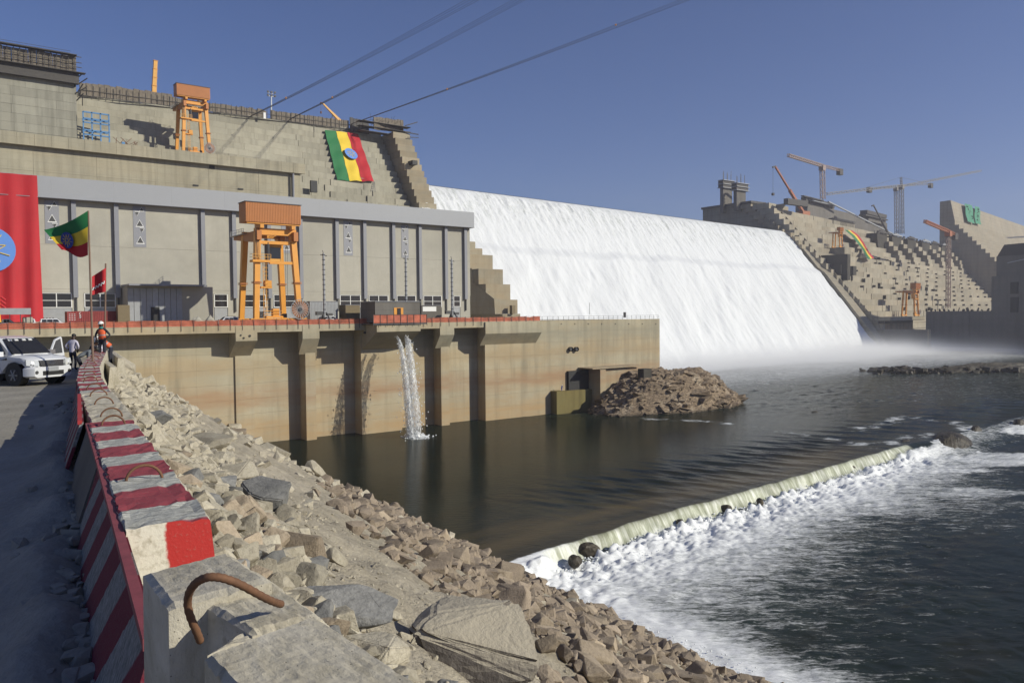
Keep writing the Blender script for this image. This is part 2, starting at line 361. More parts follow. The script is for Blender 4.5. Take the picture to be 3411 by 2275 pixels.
Z2 += foam*sst(.5, 2, c)*((fbm(U2*.55, V2*.6, 5, .62)-.42)*3.0*np.exp(-np.maximum(0, c-2)/7)+(fbm(U2*1.6, V2*1.6, 3)-.5)*.3)
Z2 += .8*foam*np.exp(-((c-2.6)/1.3)**2)*(U2 < 160)*fbm(U2*.5, V2*0, 3)
wv = sum(a*np.sin((U2*math.cos(t)+V2*math.sin(t))*k+ph+3*fbm(U2*.05, V2*.05, 2)) for a, t, k, ph in ((.11, .35, .9, 0), (.09, .5, 1.6, 2), (.05, .15, 2.5, 4)))
Z2 += wv*np.exp(-((c+13)/9)**2)*sst(60, 90, U2)
fall = np.exp(-((c-.75)/.85)**2)*sst(-.15, .15, c)*(U2 < 158)*sst(55, 59.5, U2)*(.55+.7*fbm(U2*.35, V2*.9, 3))
shelf = np.exp(-((c+5)/6.5)**2)*(c < .5)*(.2+1.3*fbm(U2*.07, V2*.35, 3))*(1-.8*np.exp(-((c+12.5)/1.1)**2))*sst(160, 140, U2)
b = NB('river_surface'); p = b.pos()
fa = b.node('ShaderNodeAttribute'); fa.attribute_name = 'foam'; fl = b.node('ShaderNodeAttribute'); fl.attribute_name = 'fall'
wn = b.noise(b.aniso(.655, .42, 1.5), .75, 8, .68, .9); w2 = b.noise(b.aniso(.655, .6, 1.7), 3.0, 6, .7, .6); sh_ = b.node('ShaderNodeAttribute'); sh_.attribute_name = 'shelf'
comb = b.math('ADD', b.math('MULTIPLY', wn, .62), b.math('MULTIPLY', w2, .38))
ff = b.math('ADD', comb, b.math('MULTIPLY', fa.outputs['Fac'], .55))
fm = b.ramp(ff, [(.645, 0.), (.72, .34), (.82, .76), (.95, 1.)])
deep = b.ramp(b.noise(p, .05, 4), [(.35, (.008, .013, .009)), (.7, (.016, .023, .016))])
deep = b.mix(b.ramp(b.noise(b.pos((.05, .14, 1)), 1., 4), [(.5, 0.), (.65, .5)]), deep, (.022, .020, .010))
deep = b.mix(sh_.outputs['Fac'], deep, (.075, .058, .026))
deep = b.mix(b.math('MULTIPLY', b.math('POWER', fa.outputs['Fac'], 2.2), .8), deep, (.24, .30, .27))
cc = b.mix(fm, deep, b.ramp(w2, [(.3, (.60, .62, .62)), (.62, (.88, .89, .89))]))
fallc = b.ramp(b.noise(b.pos((1.0, .15, .15)), 1.1, 7, .75, .5), [(.30, (.16, .17, .10)), (.48, (.46, .48, .36)), (.62, (.80, .81, .72))])
cc = b.mix(fl.outputs['Fac'], cc, fallc)
rg = b.math('ADD', .07, b.math('MULTIPLY', b.math('MAXIMUM', fm, b.math('MULTIPLY', fl.outputs['Fac'], .6)), .6))
b.set(cc, rg); b.b.inputs['IOR'].default_value = 1.3
hb = b.math('ADD', b.math('MULTIPLY', b.noise(b.aniso(.655, .7, 1.6), 1.1, 5, .6), 1.0), b.math('MULTIPLY', fm, .6))
b.bump(hb, .5, .12); M['river'] = b.m
df_ = b.node('ShaderNodeBsdfDiffuse'); mx_ = b.node('ShaderNodeMixShader'); b.l.new(cc, df_.inputs['Color']); out_ = b.n['Material Output']
b.l.new(b.b.outputs[0], mx_.inputs[1]); b.l.new(df_.outputs[0], mx_.inputs[2]); mx_.inputs[0].default_value = .52; b.l.new(mx_.outputs[0], out_.inputs['Surface'])
river = MB().grid(np.stack([U2, V2, Z2], -1)).build('river', M['river'], origin=(100, 100, 0), smooth=True, recalc=False)
setattr_pt(river, 'foam', foam); setattr_pt(river, 'shelf', shelf); setattr_pt(river, 'fall', fall); tag(river, kind='structure')

# foam lumps thrown up along the weir
m = MB(); R_ = np.random.RandomState(5)
ico = bmesh.new(); bmesh.ops.create_icosphere(ico, subdivisions=1, radius=1); IV = np.array([v.co[:] for v in ico.verts]); IF = [tuple(v.index for v in f.verts) for f in ico.faces]; ico.free()
for i in range(2200):
    u = R_.uniform(51.5, 160); cc_ = 1.2+abs(R_.normal(0, 2.0)); v = weirV(u)-cc_
    if R_.rand() < .16: u = R_.uniform(49.5, 54); v = R_.uniform(38, 66); cc_ = 5.
    k = R_.uniform(.03, .11)*(1.4 if cc_ < 3.5 else .8); zz = -2.1+R_.uniform(.0, .8)*np.exp(-cc_/4)
    m.add(IV*np.array([k*R_.uniform(.8, 1.8), k, k*R_.uniform(.5, 1.1)])*(1+.5*(R_.rand(len(IV), 1)-.5))+np.array([u, v, zz]), IF)
b = NB('foam_white'); b.set(b.ramp(b.noise(b.pos(), 2., 4), [(.3, (.62, .65, .66)), (.7, (.84, .85, .85))]), .8, spec=.2)
b.b.inputs['Subsurface Weight'].default_value = .0; M['foam'] = b.m
tag(m.build('foam_spray', M['foam'], origin=(100, 70, -2), smooth=True, recalc=False), kind='stuff')

# ---- spillway sheet of white water over the concrete body
def spV(u): return 334.5+(u-205)*.1015
SA, SB = 192.0, 550.0
ua = np.linspace(SA, SB, 560); zz_ = np.concatenate([np.linspace(90.0, 84, 24), np.linspace(83.6, -1.5, 300)])
ZZ = np.repeat(zz_[:, None], len(ua), 1); UA = np.repeat(ua[None, :], len(zz_), 0); D = 90-ZZ
UA = UA+sst(SB-60, SB, UA)*2.6*(fbm(D*.16, D*0+8, 4)-.5)*2*sst(2, 20, D)
off = .82*D+3.5*(1-np.exp(-D/2.5))
flow = (fbm(UA*.34+D*.03, D*.10+2*fbm(UA*.08, D*.03, 2), 5, .6)-.5)
flow2 = fbm(UA*.9, D*.30, 4, .6)-.5; big = fbm(UA*.07+D*.02, D*.045, 3)-.5
hh = (flow*2.3*(.25+.75*np.exp(-D/16))+flow2*.55*(.3+.7*np.exp(-((D-10)/16)**2))+big*3.2*sst(15, 45, D))*sst(0, 3, D)
step = 2.4*sst(29, 34, D+4*(fbm(UA*.05, D*0, 2)-.5))
PV = spV(UA)-off-step-hh*.78; PZ = ZZ+hh*.62
b = NB('falling_white_water'); p = b.pos()
s1 = b.noise(b.pos((.5, .12, .12)), 1.0, 6, .62, .6); s2 = b.noise(b.pos((2.2, .6, .6)), 1.0, 5, .6)
z = b.sep(p)[2]
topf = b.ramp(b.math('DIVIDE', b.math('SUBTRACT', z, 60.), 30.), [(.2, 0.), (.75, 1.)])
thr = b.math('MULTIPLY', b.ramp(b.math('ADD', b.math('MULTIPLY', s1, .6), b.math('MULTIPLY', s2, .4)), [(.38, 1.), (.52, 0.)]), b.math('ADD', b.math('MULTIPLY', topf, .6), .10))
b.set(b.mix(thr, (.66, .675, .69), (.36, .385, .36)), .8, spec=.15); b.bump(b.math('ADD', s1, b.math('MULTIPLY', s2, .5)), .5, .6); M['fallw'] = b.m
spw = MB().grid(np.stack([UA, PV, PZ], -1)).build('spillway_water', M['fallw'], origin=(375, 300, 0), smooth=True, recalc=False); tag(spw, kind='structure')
m = MB(); m.prism([(SA, spV(SA)+1.0, 89.6), (SA, spV(SA)+40, 89.6), (SA, spV(SA)+40, -8), (SA, spV(SA)-75, -8)], (SB+30-SA, (SB+30-SA)*.1015, 0))
sb = m.build('spillway_body', M['dam'], origin=(375, 350, -8)); tag(sb, 'dark concrete lip of the overflow spillway showing above the white water', 'spillway')
m = MB(); m.prism([(SA, spV(SA)-.3, 89.3), (SA, spV(SA)+38, 89.6), (SA, spV(SA)+38, 90.5), (SA, spV(SA)+.5, 90.3)], (SB+14-SA, (SB+14-SA)*.1015, 0))
m.build('crest_lip', M['dark'], sb)

# ================================================================ LEFT DAM
def joint_blocks(parent, mat, zs, h, faceV, u0, u1, depth, Lmin=9, Lmax=20, rr=random, jig=.05):
    """one object per cast block, joints 4 cm open, faces a little uneven"""
    for i, z0 in enumerate(zs):
        u = u0(z0) if callable(u0) else u0; e = u1(z0) if callable(u1) else u1
        while u < e-.5:
            L_ = rr.uniform(Lmin, Lmax); q = min(e, u+L_)
            if e-q < Lmin*.5: q = e
            fv = faceV(z0)+rr.uniform(-jig, jig)
            ublk('concrete_block', mat, parent, (u+.02, fv, z0+.02), (q-.02, fv+depth, z0+h-.02)); u = q
dam = thing('dam', (120, 345, 0), 'stepped concrete dam section behind the powerhouse with timber formwork along its crest', 'dam')
def CZ(u): return 109.5+.062*(u-56)
def CV(u): return 332.0+.18*(u-56)
DR = math.atan(.134); DE = 190.4
MB().prism([(-260, CV(-260)+9, 106), (-260, CV(-260)+9, 0), (-260, CV(-260)+40, 0), (-260, CV(-260)+40, 106)], (DE+260, (DE+260)*.18, 0)).build('core', M['dam'], dam)
def rblock(name, mat, u0, u1, v, z0, z1, dep=30):
    L_ = u1-u0; o = bpy.data.objects.new(name, unit(mat)); COL.objects.link(o); o.parent = dam
    o.location = ((u0+u1)/2-dam['_org'][0]-math.sin(DR)*dep/2, v+dep/2-dam['_org'][1], (z0+z1)/2); o.scale = (L_/math.cos(DR), dep, z1-z0); o.rotation_euler = (0, 0, DR); return o
def layer(z0, h, vf, u0, u1, La, Lb, jig, gap=.05):
    u = u0
    while u < u1-.5:
        q = min(u1, u+random.uniform(La, Lb)); q = u1 if u1-q < La*.5 else q; mu = (u+q)/2
        top = min(z0+h, CZ(mu)+.0)
        if top-z0 > .6: rblock('concrete_block', M['dam'], u+gap, q-gap, vf(mu, z0)+random.uniform(-jig, jig), z0+gap, top-gap*.4)
        u = q
DF = lambda u, z: CV(u)-.74*(CZ(u)-z-1.5)
for i in range(11): layer(86.5+3.0*i, 3.0, DF, 50.5 if i*3+86.5 < 112 else 54, 141, 16, 30, .05, .03)
for i in range(11): layer(86.5+3.0*i, 3.0, DF, 141, DE, 9, 17, .25, .05)
for i in range(10): layer(56.5+3.0*i, 3.0, lambda u, z: CV(u)-.74*(CZ(u)-88)-(86.5-z)*.84, 131, DE, 4.5, 11, .5, .10)
ds = thing('dam', (-60, 315, 0), 'taller projecting concrete dam block at the upper left corner under overhanging formwork', 'dam')
blk_e = 50.5
MB().box((-260, 316, 60), (blk_e, 350, 114)).build('core', M['dam2'], ds)
for i in range(9):
    u = -60.0
    while u < blk_e-1:
        q = min(blk_e, u+random.uniform(7, 13)); q = blk_e if blk_e-q < 4 else q
        ublk('concrete_panel', M['dam2'], ds, (u+.02, 315.7+random.uniform(-.06, .06), 87+3*i+.02), (q-.02, 318, 87+3*i+2.98)); u = q
# formwork crest rows, one panel each
def formrow(parent, p0, p1, z0, z1, n, thick=.5, mat='form'):
    p0 = np.array(p0, float); p1 = np.array(p1, float)
    for i in range(n):
        a = p0+(p1-p0)*i/n; c_ = p0+(p1-p0)*(i+1)/n; dz = random.uniform(-.25, .3); t = random.uniform(-.15, .15)
        ublk('formwork_panel', M[mat], parent, (min(a[0], c_[0])+.06, a[1]+t, z0+random.uniform(0, .2)), (max(a[0], c_[0])-.06, a[1]+t+thick, z1+dz))
def crestrow(u0, u1, lo, hi, n, dv=-1.0, mat='form'):
    for i in range(n):
        a = u0+(u1-u0)*i/n; c_ = u0+(u1-u0)*(i+1)/n; mu = (a+c_)/2; rblock('formwork_panel', M[mat], a+.07, c_-.07, CV(mu)+dv+random.uniform(-.15, .15), CZ(mu)+lo+random.uniform(0, .2), CZ(mu)+hi+random.uniform(-.25, .3), .5)
crestrow(54, 88, -.5, 4.2, 16); crestrow(88, 129, -.6, 3.0, 20); crestrow(131, 172, -.6, 3.2, 20); crestrow(172, 183, -2.2, 4.4, 6, -2.5, 'formd'); crestrow(181.5, 199.5, -1.6, 4.6, 10, -10)
m = MB()
def cp(u, dv, dz): return np.array([u, CV(u)+dv, CZ(u)+dz])
for i in range(54): u = 54+i*2.35; m.bar(cp(u, -1.2, -1.3), cp(u, -1.2, 3.3), .16)
m.bar(cp(54, -1.3, 1.4), cp(178, -1.3, 1.2), .16); m.bar(cp(54, -1.3, -.6), cp(178, -1.3, -.7), .2); m.bar(cp(54, -1.8, -1.3), cp(192, -1.8, -1.3), .6, .14)
for i in range(26): a = cp(176+i*.9, -10+random.uniform(-2, 2), random.uniform(-1, 3)); m.bar(a, a+[random.uniform(-.5, 3), random.uniform(-1, 2), random.uniform(.5, 3.5)], .12)
for k in range(3): m.box((174, 344, 114.5+k*2.3), (201.5, 348, 114.7+k*2.3))
m.bar((197, 342, 119), (203.5, 341, 121.5), .4); m.bar((197, 342, 116), (204, 341, 115.5), .4); m.bar((198, 341.5, 113.5), (204, 341, 114), .3)
tag(m.build('scaffolding', M['formd'], dam), kind='stuff')
m = MB()
for i in range(62):
    u = -60+i*1.8; m.bar((u, 313.6, 112.3), (u, 313.6, 117.8), .2); m.bar((u, 313.9, 111.9), (u+.9, 316, 109.4), .22)
for z in (112.2, 114, 115.6, 117.6): m.bar((-60, 313.4, z), (blk_e+1.5, 313.4, z), .22)
for z in (118.2, 118.9): m.bar((-60, 312.6, z), (blk_e-2, 312.6, z), .1)
m.box((-60, 312, 111.9), (blk_e+2.5, 314.4, 112.1)); m.box((-60, 312.2, 117.8), (blk_e, 313.8, 118.0))
for k in range(8): m.bar((blk_e+.5+random.uniform(0, 3.5), 314, 112-k*1.1), (blk_e+random.uniform(-1, 2), 316, 110-k*1.2), .28)
tag(m.build('scaffolding', M['formd'], ds), kind='stuff')
formrow(ds, (-60, 314.3, 0), (blk_e, 314.3, 0), 112.2, 117.6, 46)
MB().box((-60, 313.6, 108.4), (blk_e+.6, 315.6, 112.3)).build('formwork_beam', M['formd'], ds)

# ledge (intake deck) with the beige wall below it
lg = thing('ledge', (60, 309, 0), 'long stained concrete wall with a shaded overhanging lip between dam and powerhouse roof', 'wall')
zt = 86.9
ue = 129.4
MB().box((-260, 309, 60), (ue-2.5, 318, zt-2.75)).build('core', M['low'], lg)
for i in range(9):
    u = -40+i*19.0; q = min(ue-2, u+18.96)
    if u < ue-3:
        for k in range(3): ublk('concrete_panel', M['low'], lg, (u+.02, 308.6+random.uniform(-.05, .05), 60+8*k+.02), (q, 311, 60+8*k+7.98))
MB().prism([(-260, 306.6, zt), (-260, 306.6, zt-2.9), (-260, 322, zt-2.7), (-260, 322, zt)], (260+ue, 0, 0)).build('lip', M['low'], lg)
for i in range(34):
    ublk('parapet_panel', M['low'], lg, (-38+i*4.95+.03, 306.4+random.uniform(-.03, .03), zt-2.9), (-38+(i+1)*4.95-.03, 307.3, zt+1.0+random.uniform(-.06, .1)))
m = MB()
m.box((ue-3.4, 307.5, 50), (ue-.8, 309.2, zt-2.9)); m.build('corner_pilaster', M['low'], lg)
m = MB(); m.tube([(ue-3.9, 307.2, 50), (ue-3.9, 307.2, zt-3)], .45, 8); m.build('drain_pipe', M['column'], lg)
MB().box(dV(480, 373, 308.45)+[0, -.1, -1.1], dV(493, 390, 308.45)+[0, .1, .2]).build('hatch', M['black'], lg)
for x, y in ((652, 640), (802, 652)):                       # weep slots
    q = onV(x, 618+ (x-652)*.08, 308.4); MB().box(q+[-1, -.1, -.3], q+[1., .1, .25]).build('slot', M['black'], lg)
# opening in the stepped blocks right of the ledge
q0 = dV(712, 415, 317.3); q1 = dV(727, 443, 317.3)
tag(MB().box(np.minimum(q0, q1)-[0, .8, 0], np.maximum(q0, q1)+[0, .4, 0]).build('gallery_opening', M['black'], dam), None)

# ================================================================ training wall between dam and spillway (stepped top)
tw = thing('training_wall', (200, 300, 0), 'stepped concrete training wall standing between the left dam and the white spillway', 'wall')
prof = [(343.0, 115.3), (318.7, 76.8), (270.4, 46.4), (255, 26.7)]
zs = [x[1] for x in prof][::-1]; vs3 = [x[0] for x in prof][::-1]
z = 27.0; n_ = 0
while z < 114:
    h = 3.35 if z > 50 else 6.4
    if z < 32: h = 5.8
    zt_ = min(z+h, 115.5); v0 = np.interp(z+h*.55, zs, vs3)
    ww = 9.4 if z > 50 else 12.5
    ublk('concrete_block', M['blockc'], tw, (200-ww, v0+random.uniform(-.05, .05), z+.04), (200+random.uniform(-.1, .1), 372, zt_-.04)); z = zt_
MB().box((191, 256, -6), (200, 372, 27)).build('base', M['blockc'], tw)
MB().prism([(187.3, 256, 27), (187.3, 279, 27), (187.3, 279, 46), (187.3, 272, 46), (187.3, 271, 40), (187.3, 256.5, 33)], (.3, 0, 0)).build('side_panel', M['blockc'], tw)
q = onU(1709, 1035, 205.1); m = MB()
m.box((194.6, 254.4, 27), (196.3, 256.0, 30.4)); m.build('door_recess', M['brown'], tw)
q = onV(1367, 546, 332.5); MB().box(q+[-1.1, -4, -1], q+[1.6, .5, 1]).build('window_opening', M['black'], tw)

# ================================================================ PLATFORM AND TAILRACE WALL
quay = thing('tailrace_wall', (80, 163, 0), 'tall stained concrete wall with piers rising from the river under the powerhouse platform', 'wall')
MB().box((-260, 167.4, -8), (136.5, 309, 24.0)).build('core', M['quay'], quay)
MB().box((136.5, 163.6, -8), (180.5, 200, 24.9)).build('end_core', M['quay'], quay)
def wx(px, v=163): return onV(px, 1300, v)[0]
MB().box((-260, 161, 23.6), (100.2, 330, 25.0)).build('deck_slab', M['quay'], quay)
MB().box((100.2, 161, 23.6), (onV(1800, 1076, 161)[0], 262, 25.003)).build('deck_slab', M['quay'], quay)
def wallpanels(u0, u1, v, z0=-3.0, z1=24.8, w_=6.0, thick=1.2, jig=.006, zh=3.2):
    n = max(1, round((u1-u0)/w_)); z = z0; 
    zz = [z0, 3.2, 6.4, 9.6, 12.8, 16, 19.2, 22, z1]
    for a, c_ in zip(zz[:-1], zz[1:]):
        for i in range(n):
            ublk('cast_panel', M['quay'], quay, (u0+(u1-u0)*i/n+.008, v+random.uniform(-jig, jig), a+.008), (u0+(u1-u0)*(i+1)/n-.008, v+thick, c_-.008))
uA, uB, uC = wx(785, 165.2), wx(846, 165.2), wx(949, 165.5)
wallpanels(-30, uA, 165.5, w_=7.5, z1=23.6)
wallpanels(uA, uB, 165.1, w_=3.4, z1=23.6, thick=1.4)
p1a, p1b = wx(1019), wx(1053); s2a, s2b, s2c = wx(1204), wx(1338), wx(1408); p3a, p3b = wx(1470), wx(1497); p4 = wx(1617)
wallpanels(uB, p1a, 166.4, w_=8, z1=23.6)
wallpanels(p1a, p1b, 163.0, w_=3, z1=23.6, thick=4.6)
wallpanels(p1b, s2a, 166.4, w_=8, z1=23.6)
wallpanels(s2a, s2b, 163.0, w_=7, z1=23.6, thick=4.6)
wallpanels(s2b, p3a, 166.4, w_=9, z1=23.6)
wallpanels(p3a, p3b, 163.0, w_=3, z1=23.6, thick=4.6)
wallpanels(p3b, p4, 166.4, w_=9, z1=23.6)
ue2 = onV(2198, 1300, 163)[0]; u18 = onV(1800, 1076, 161)[0]
wallpanels(p4, u18, 163.0, w_=9, z1=23.6, thick=4.6)
wallpanels(u18, ue2, 163.0, w_=8.5, z1=25.0, thick=1.3)
print('wall U', [round(float(x), 1) for x in (uA, uB, uC, p1a, p1b, s2a, s2b, s2c, p3a, p3b, p4, u18, ue2)])
# brackets (corbels) under the deck
def corbel(px0, px1, drop=3.4, sl=3.4, wallv=163.0, front=160.9, name='bracket'):
    a, c_ = onV(px0, 1085, 161)[0], onV(px1, 1085, 161)[0]
    MB().prism([(a, front, 24.9), (a, front, 25-drop), (a, wallv+.2, 25-drop-sl), (a, wallv+.2, 24.9)], (c_-a, 0, 0)).build(name, M['quay'], quay)
corbel(784, 856, 3.1, 3.4, 165.2); corbel(1007, 1063, 3.0, 3.4, 163); corbel(1465, 1512, 3.0, 3.2, 163); corbel(1614, 1801, 3.0, 3.0, 163, 160.6)
MB().prism([(onV(1255, 1085, 155.6)[0], 155.6, 24.7), (onV(1255, 1085, 155.6)[0], 155.6, 23.2), (onV(1255, 1085, 155.6)[0], 163.2, 19.0), (onV(1255, 1085, 155.6)[0], 163.2, 24.7)], (onV(1401, 1085, 155.6)[0]-onV(1255, 1085, 155.6)[0], 0, 0)).build('bracket', M['quay'], quay)
for px, py, r in ((802, 1117, .18), (812, 1126, .2), (832, 1119, .25), (1686, 1085, .18), (1709, 1085, .33), (1775, 1092, .3), (1215, 1108, .3), (1330, 1098, .2)):
    q = onV(px, py, 160.85); m = MB(); m.tube([q+[0, -.06, 0], q+[0, .1, 0]], r, 10); m.build('drain_hole', M['black'], quay)
for k in range(8):
    q = onV(1870+k*45, 1079, 162.9); m = MB(); m.tube([q+[0, -.05, 0], q+[0, .1, 0]], .13, 8); m.build('drain_hole', M['black'], quay)
# two big pipe mouths with wet streaks
for px in (1898, 1917):
    q = onV(px, 1163, 162.9); m = MB(); m.tube([q+[0, -.75, 0], q+[0, .2, 0]], .62, 14, cap=False); m.tube([q+[0, -.5, 0], q+[0, .1, 0]], .42, 14); m.build('outlet_pipe', M['steel'], quay)
# small landing tank and recess at the wall foot near the rock
tk = thing('landing_tank', tuple(onV(1905, 1380, 162)), 'mossy concrete landing box at the wall foot with a dark recess behind', 'basin')
q0 = onV(1850, 1383, 163); q1 = onV(1973, 1375, 163)
b_ = concrete('mossy_concrete', (.20, .17, .07), .8, 9, .3); 
MB().box((q0[0]-1.6, 160.5, -3), (q0[0]+1.2, 163, 6.2)).build('end_wall', b_, tk)
MB().box((q0[0]+1.2, 160.9, -3), (q1[0]-2.0, 163, 6.0)).build('front_wall', b_, tk)
MB().box((q1[0]-2.0, 157.6, -3), (q1[0]+.1, 163.05, 11.7)).build('side_wall', M['quay'], tk)
MB().box((q0[0]+4.2, 162.2, 6.0), (q1[0]-2.0, 163.06, 11.2)).build('recess', M['black'], tk)
MB().box((q1[0]+.1, 158.4, -3), (q1[0]+13, 163.03, 11.4)).build('apron_wall', M['quay'], tk)
MB().box((q1[0]-5.2, 157.2, 11.7), (q1[0]+14, 163.2, 12.0)).build('roof_slab', M['quay'], tk)
# ================================================================ RIGHT DAM (far bank)
WD = np.array([.986, .167, 0.]); WN = np.array([-.167, .986, 0.]); WO = np.array([565., 300., 0.])
def wp(s, q, z): return WO+WD*s+WN*q+np.array([0, 0, z])
def Z1(x, y): return 2300+x/2.091, 450+y/2.091
def onF(x, y, off=0.0):                                     # on the sloping downstream face
    N = np.array([WN[0], WN[1], -.9]); P0 = WO+np.array([0, 0, 18.])-WN*off; return onp(*Z1(x, y), N, N@P0)
def onQ(x, y, q): return onp(*Z1(x, y), WN, WN@(WO+WN*q))
def onS(x, y, s): return onp(*Z1(x, y), WD, WD@(WO+WD*s))
def sq(P): d = np.array(P)-WO; return d@WD, d@WN, P[2]
RZ = math.atan2(WD[1], WD[0])
def wblk(name, mat, parent, s0, s1, q0, q1, z0, z1):
    c_ = wp((s0+s1)/2, (q0+q1)/2, (z0+z1)/2); o = bpy.data.objects.new(name, unit(mat)); COL.objects.link(o); o.parent = parent
    o.location = (c_-np.array(parent['_org'])).tolist(); o.scale = (abs(s1-s0), abs(q1-q0), abs(z1-z0)); o.rotation_euler = (0, 0, RZ); return o
rd = thing('dam', wp(100, 60, 0), 'long stepped concrete dam beyond the spillway with rows of small openings', 'dam')
topS = [0, 30, 31, 130, 176, 186, 250, 440, 640]; topQ = [112, 112, 107.5, 108.5, 107, 100.5, 100, 99, 93]
random.seed(11)
hL = 4.6; z = 8.0
while z < 111:
    s = 0.0; q = .9*(z+hL*.5-18)-1.0
    while s < 640:
        L_ = random.uniform(13, 24) if s < 240 else random.uniform(32, 60)
        e = min(640, s+L_)
        if z+hL*.5 < np.interp((s+e)/2, topS, topQ): wblk('concrete_block', M['far'], rd, s+.06, e-.06, q+random.uniform(-.25, .25), q+14, z+.05, z+hL-.05)
        s = e
    z += hL
m = MB()
m.prism([wp(2, -14, -6), wp(2, 81, 106), wp(2, 104, 106), wp(2, 104, -6)], WD*630); m.build('core', M['far'], rd)
m = MB()
for i, zz in enumerate(np.arange(30, 76, 4.6)):
    s = 130+(i % 2)*13+ (zz-30)*.0
    while s < 610:
        q = .9*(zz+hL*.5-18)-1.8; 
        if random.random() < .8:
            c_ = wp(s, q, zz+1.8); m.bar(c_-WN*.3, c_+WN*1.5, 1.7, 1.9)
        s += 31
for k in range(34):
    s = random.uniform(20, 240); zz = random.uniform(26, 80); q = .9*(zz-18)-2.2; c_ = wp(s, q, zz); hh_ = random.uniform(1.5, 5); m.bar(c_-WN*.5, c_+WN*2, random.uniform(.8, 1.8), hh_)
tag(m.build('drain_opening', M['dark'], rd), kind='stuff')
# penstock buttresses and dark troughs
for i, (xc, yt) in enumerate([(1265, 695), (1360, 705), (1455, 712), (1550, 725), (1628, 750), (1702, 765)]):
    s, q, zz = sq(onF(xc+45, yt+50)); s_ = s; 
    for k in range(6):
        zb = 98-k*4.6-4.6; qq = .9*(zb+2.3-18)-9+max(0, (k-3))*3
        wblk('buttress_block', M['far'], rd, s_-5.5, s_+6.5, qq, qq+14, zb, zb+4.55)
    s, q, zz = sq(onF(xc, yt+30)); P_ = []
    for k in range(13):
        t = math.pi*k/12; P_.append(wp(s-14*math.cos(t), .9*(94-18)-7.5, 100.5-18*math.sin(t)**.8))
    MB().prism(P_, WN*10).build('penstock_trough', M['dark'], rd)
    m = MB(); m.bar(wp(s-16, 60, 101.5), wp(s+12, 60, 101.5), 1.6, 1.2); m.bar(wp(s-10, 60, 103), wp(s+4, 60, 102.5), 1.0, .8); m.build('trough_railing', M['galv'] if i % 2 else M['formd'], rd)
m = MB()
for k in range(60):
    s = 190+k*4.2+random.uniform(-2, 2); m.bar(wp(s, 66, 99), wp(s+random.uniform(-4, 6), 66+random.uniform(-3, 3), 100+random.uniform(1, 4)), random.uniform(.6, 1.8))
for k in range(22):
    s = 120+k*2.4; m.bar(wp(s, 79, 106), wp(s, 79, 111.5), .45)
tag(m.build('formwork_clutter', M['formd'], rd), kind='stuff')
# far training wall / spillway end wall at U about 550
tw2 = thing('training_wall', (550, 400, 0), 'shaded training wall with narrow sunlit stairs at the far end of the spillway', 'wall')
def wallV(z):
    D_ = 90-z; return 401.2-(116.1-z)*1.28 if z >= 90 else 369.5-.82*D_-3.5*(1-math.exp(-D_/2.5))-2.4*float(sst(30, 34, D_))-3.6
m = MB(); m.prism([(551.5, 448.5, 116.1)]+[(551.5, wallV(z)+1.5, z) for z in (116.1, 100, 90, 87, 84, 60, 56, 0, -4)]+[(551.5, 448.5, -4)], (10, 0, 0)); m.build('wall_body', M['far'], tw2)
n_ = 34
for i in range(n_):
    za = 114.5-i*3.3; v = wallV(za)-.2
    if za < 76: break
    ublk('stair_step', M['blockc'], tw2, (549.4, v-1.0, za-3.2), (554.6, v+(9 if za > 70 else 3), za))
m = MB(); m.prism([(564.4, 392, 113.5), (564.4, 375, 113.5), (564.4, 380, 108), (564.4, 299, 18), (564.4, 291, -4), (564.4, 392, -4)], (.6, 0, 0)); m.build('side_wall', M['far'], tw2)
MB().box((549.8, 398, 115.4), (570, 449, 117.2)).build('top_edge', M['formd'], tw2)
MB().box((562, 372, 112.4), (590, 376, 117)).build('formwork_beam', M['formd'], tw2)
# two scaffolded pier towers on top of it
def tower(px0, px1, pxl, yb, yt, ycap, v, label):
    a = onV(*Z1(px0, yb), v); c_ = onV(*Z1(px1, yb), v); ztop = onV(*Z1(px0, yt), v)[2]; zc = onV(*Z1(px0, ycap), v)[2]
    t = thing('pier_tower', (a[0], v, 114), label, 'tower', 'twin pier towers')
    MB().box((a[0], v, 110), (c_[0], v+3.2, ztop)).build('shaft', M['fargrey'], t)
    MB().box((a[0]-1.4, v-1.0, ztop-2), (c_[0]+2.0, v+4, zc)).build('formwork_collar', M['formd'], t)
    for k in range(3): MB().box((a[0]-2.4+k*.4, v-2, ztop-2+k*(zc-ztop+2)/2.2), (c_[0]+2.8, v+4.5, ztop-1.6+k*(zc-ztop+2)/2.2)).build('platform', M['galv'], t)
    m = MB()
    for k in range(8): u = a[0]+(c_[0]-a[0])*k/7; m.bar((u, v+(k % 3), zc), (u, v+(k % 3), zc+random.uniform(4, 9)), .22)
    tag(m.build('rebar', M['wire'], t), kind='stuff')
tower(228, 290, 205, 482, 352, 312, 424, 'left one of two square concrete pier towers ringed with scaffolding beyond the spillway')
tower(322, 385, 300, 474, 368, 332, 408, 'right one of two square concrete pier towers ringed with scaffolding beyond the spillway')
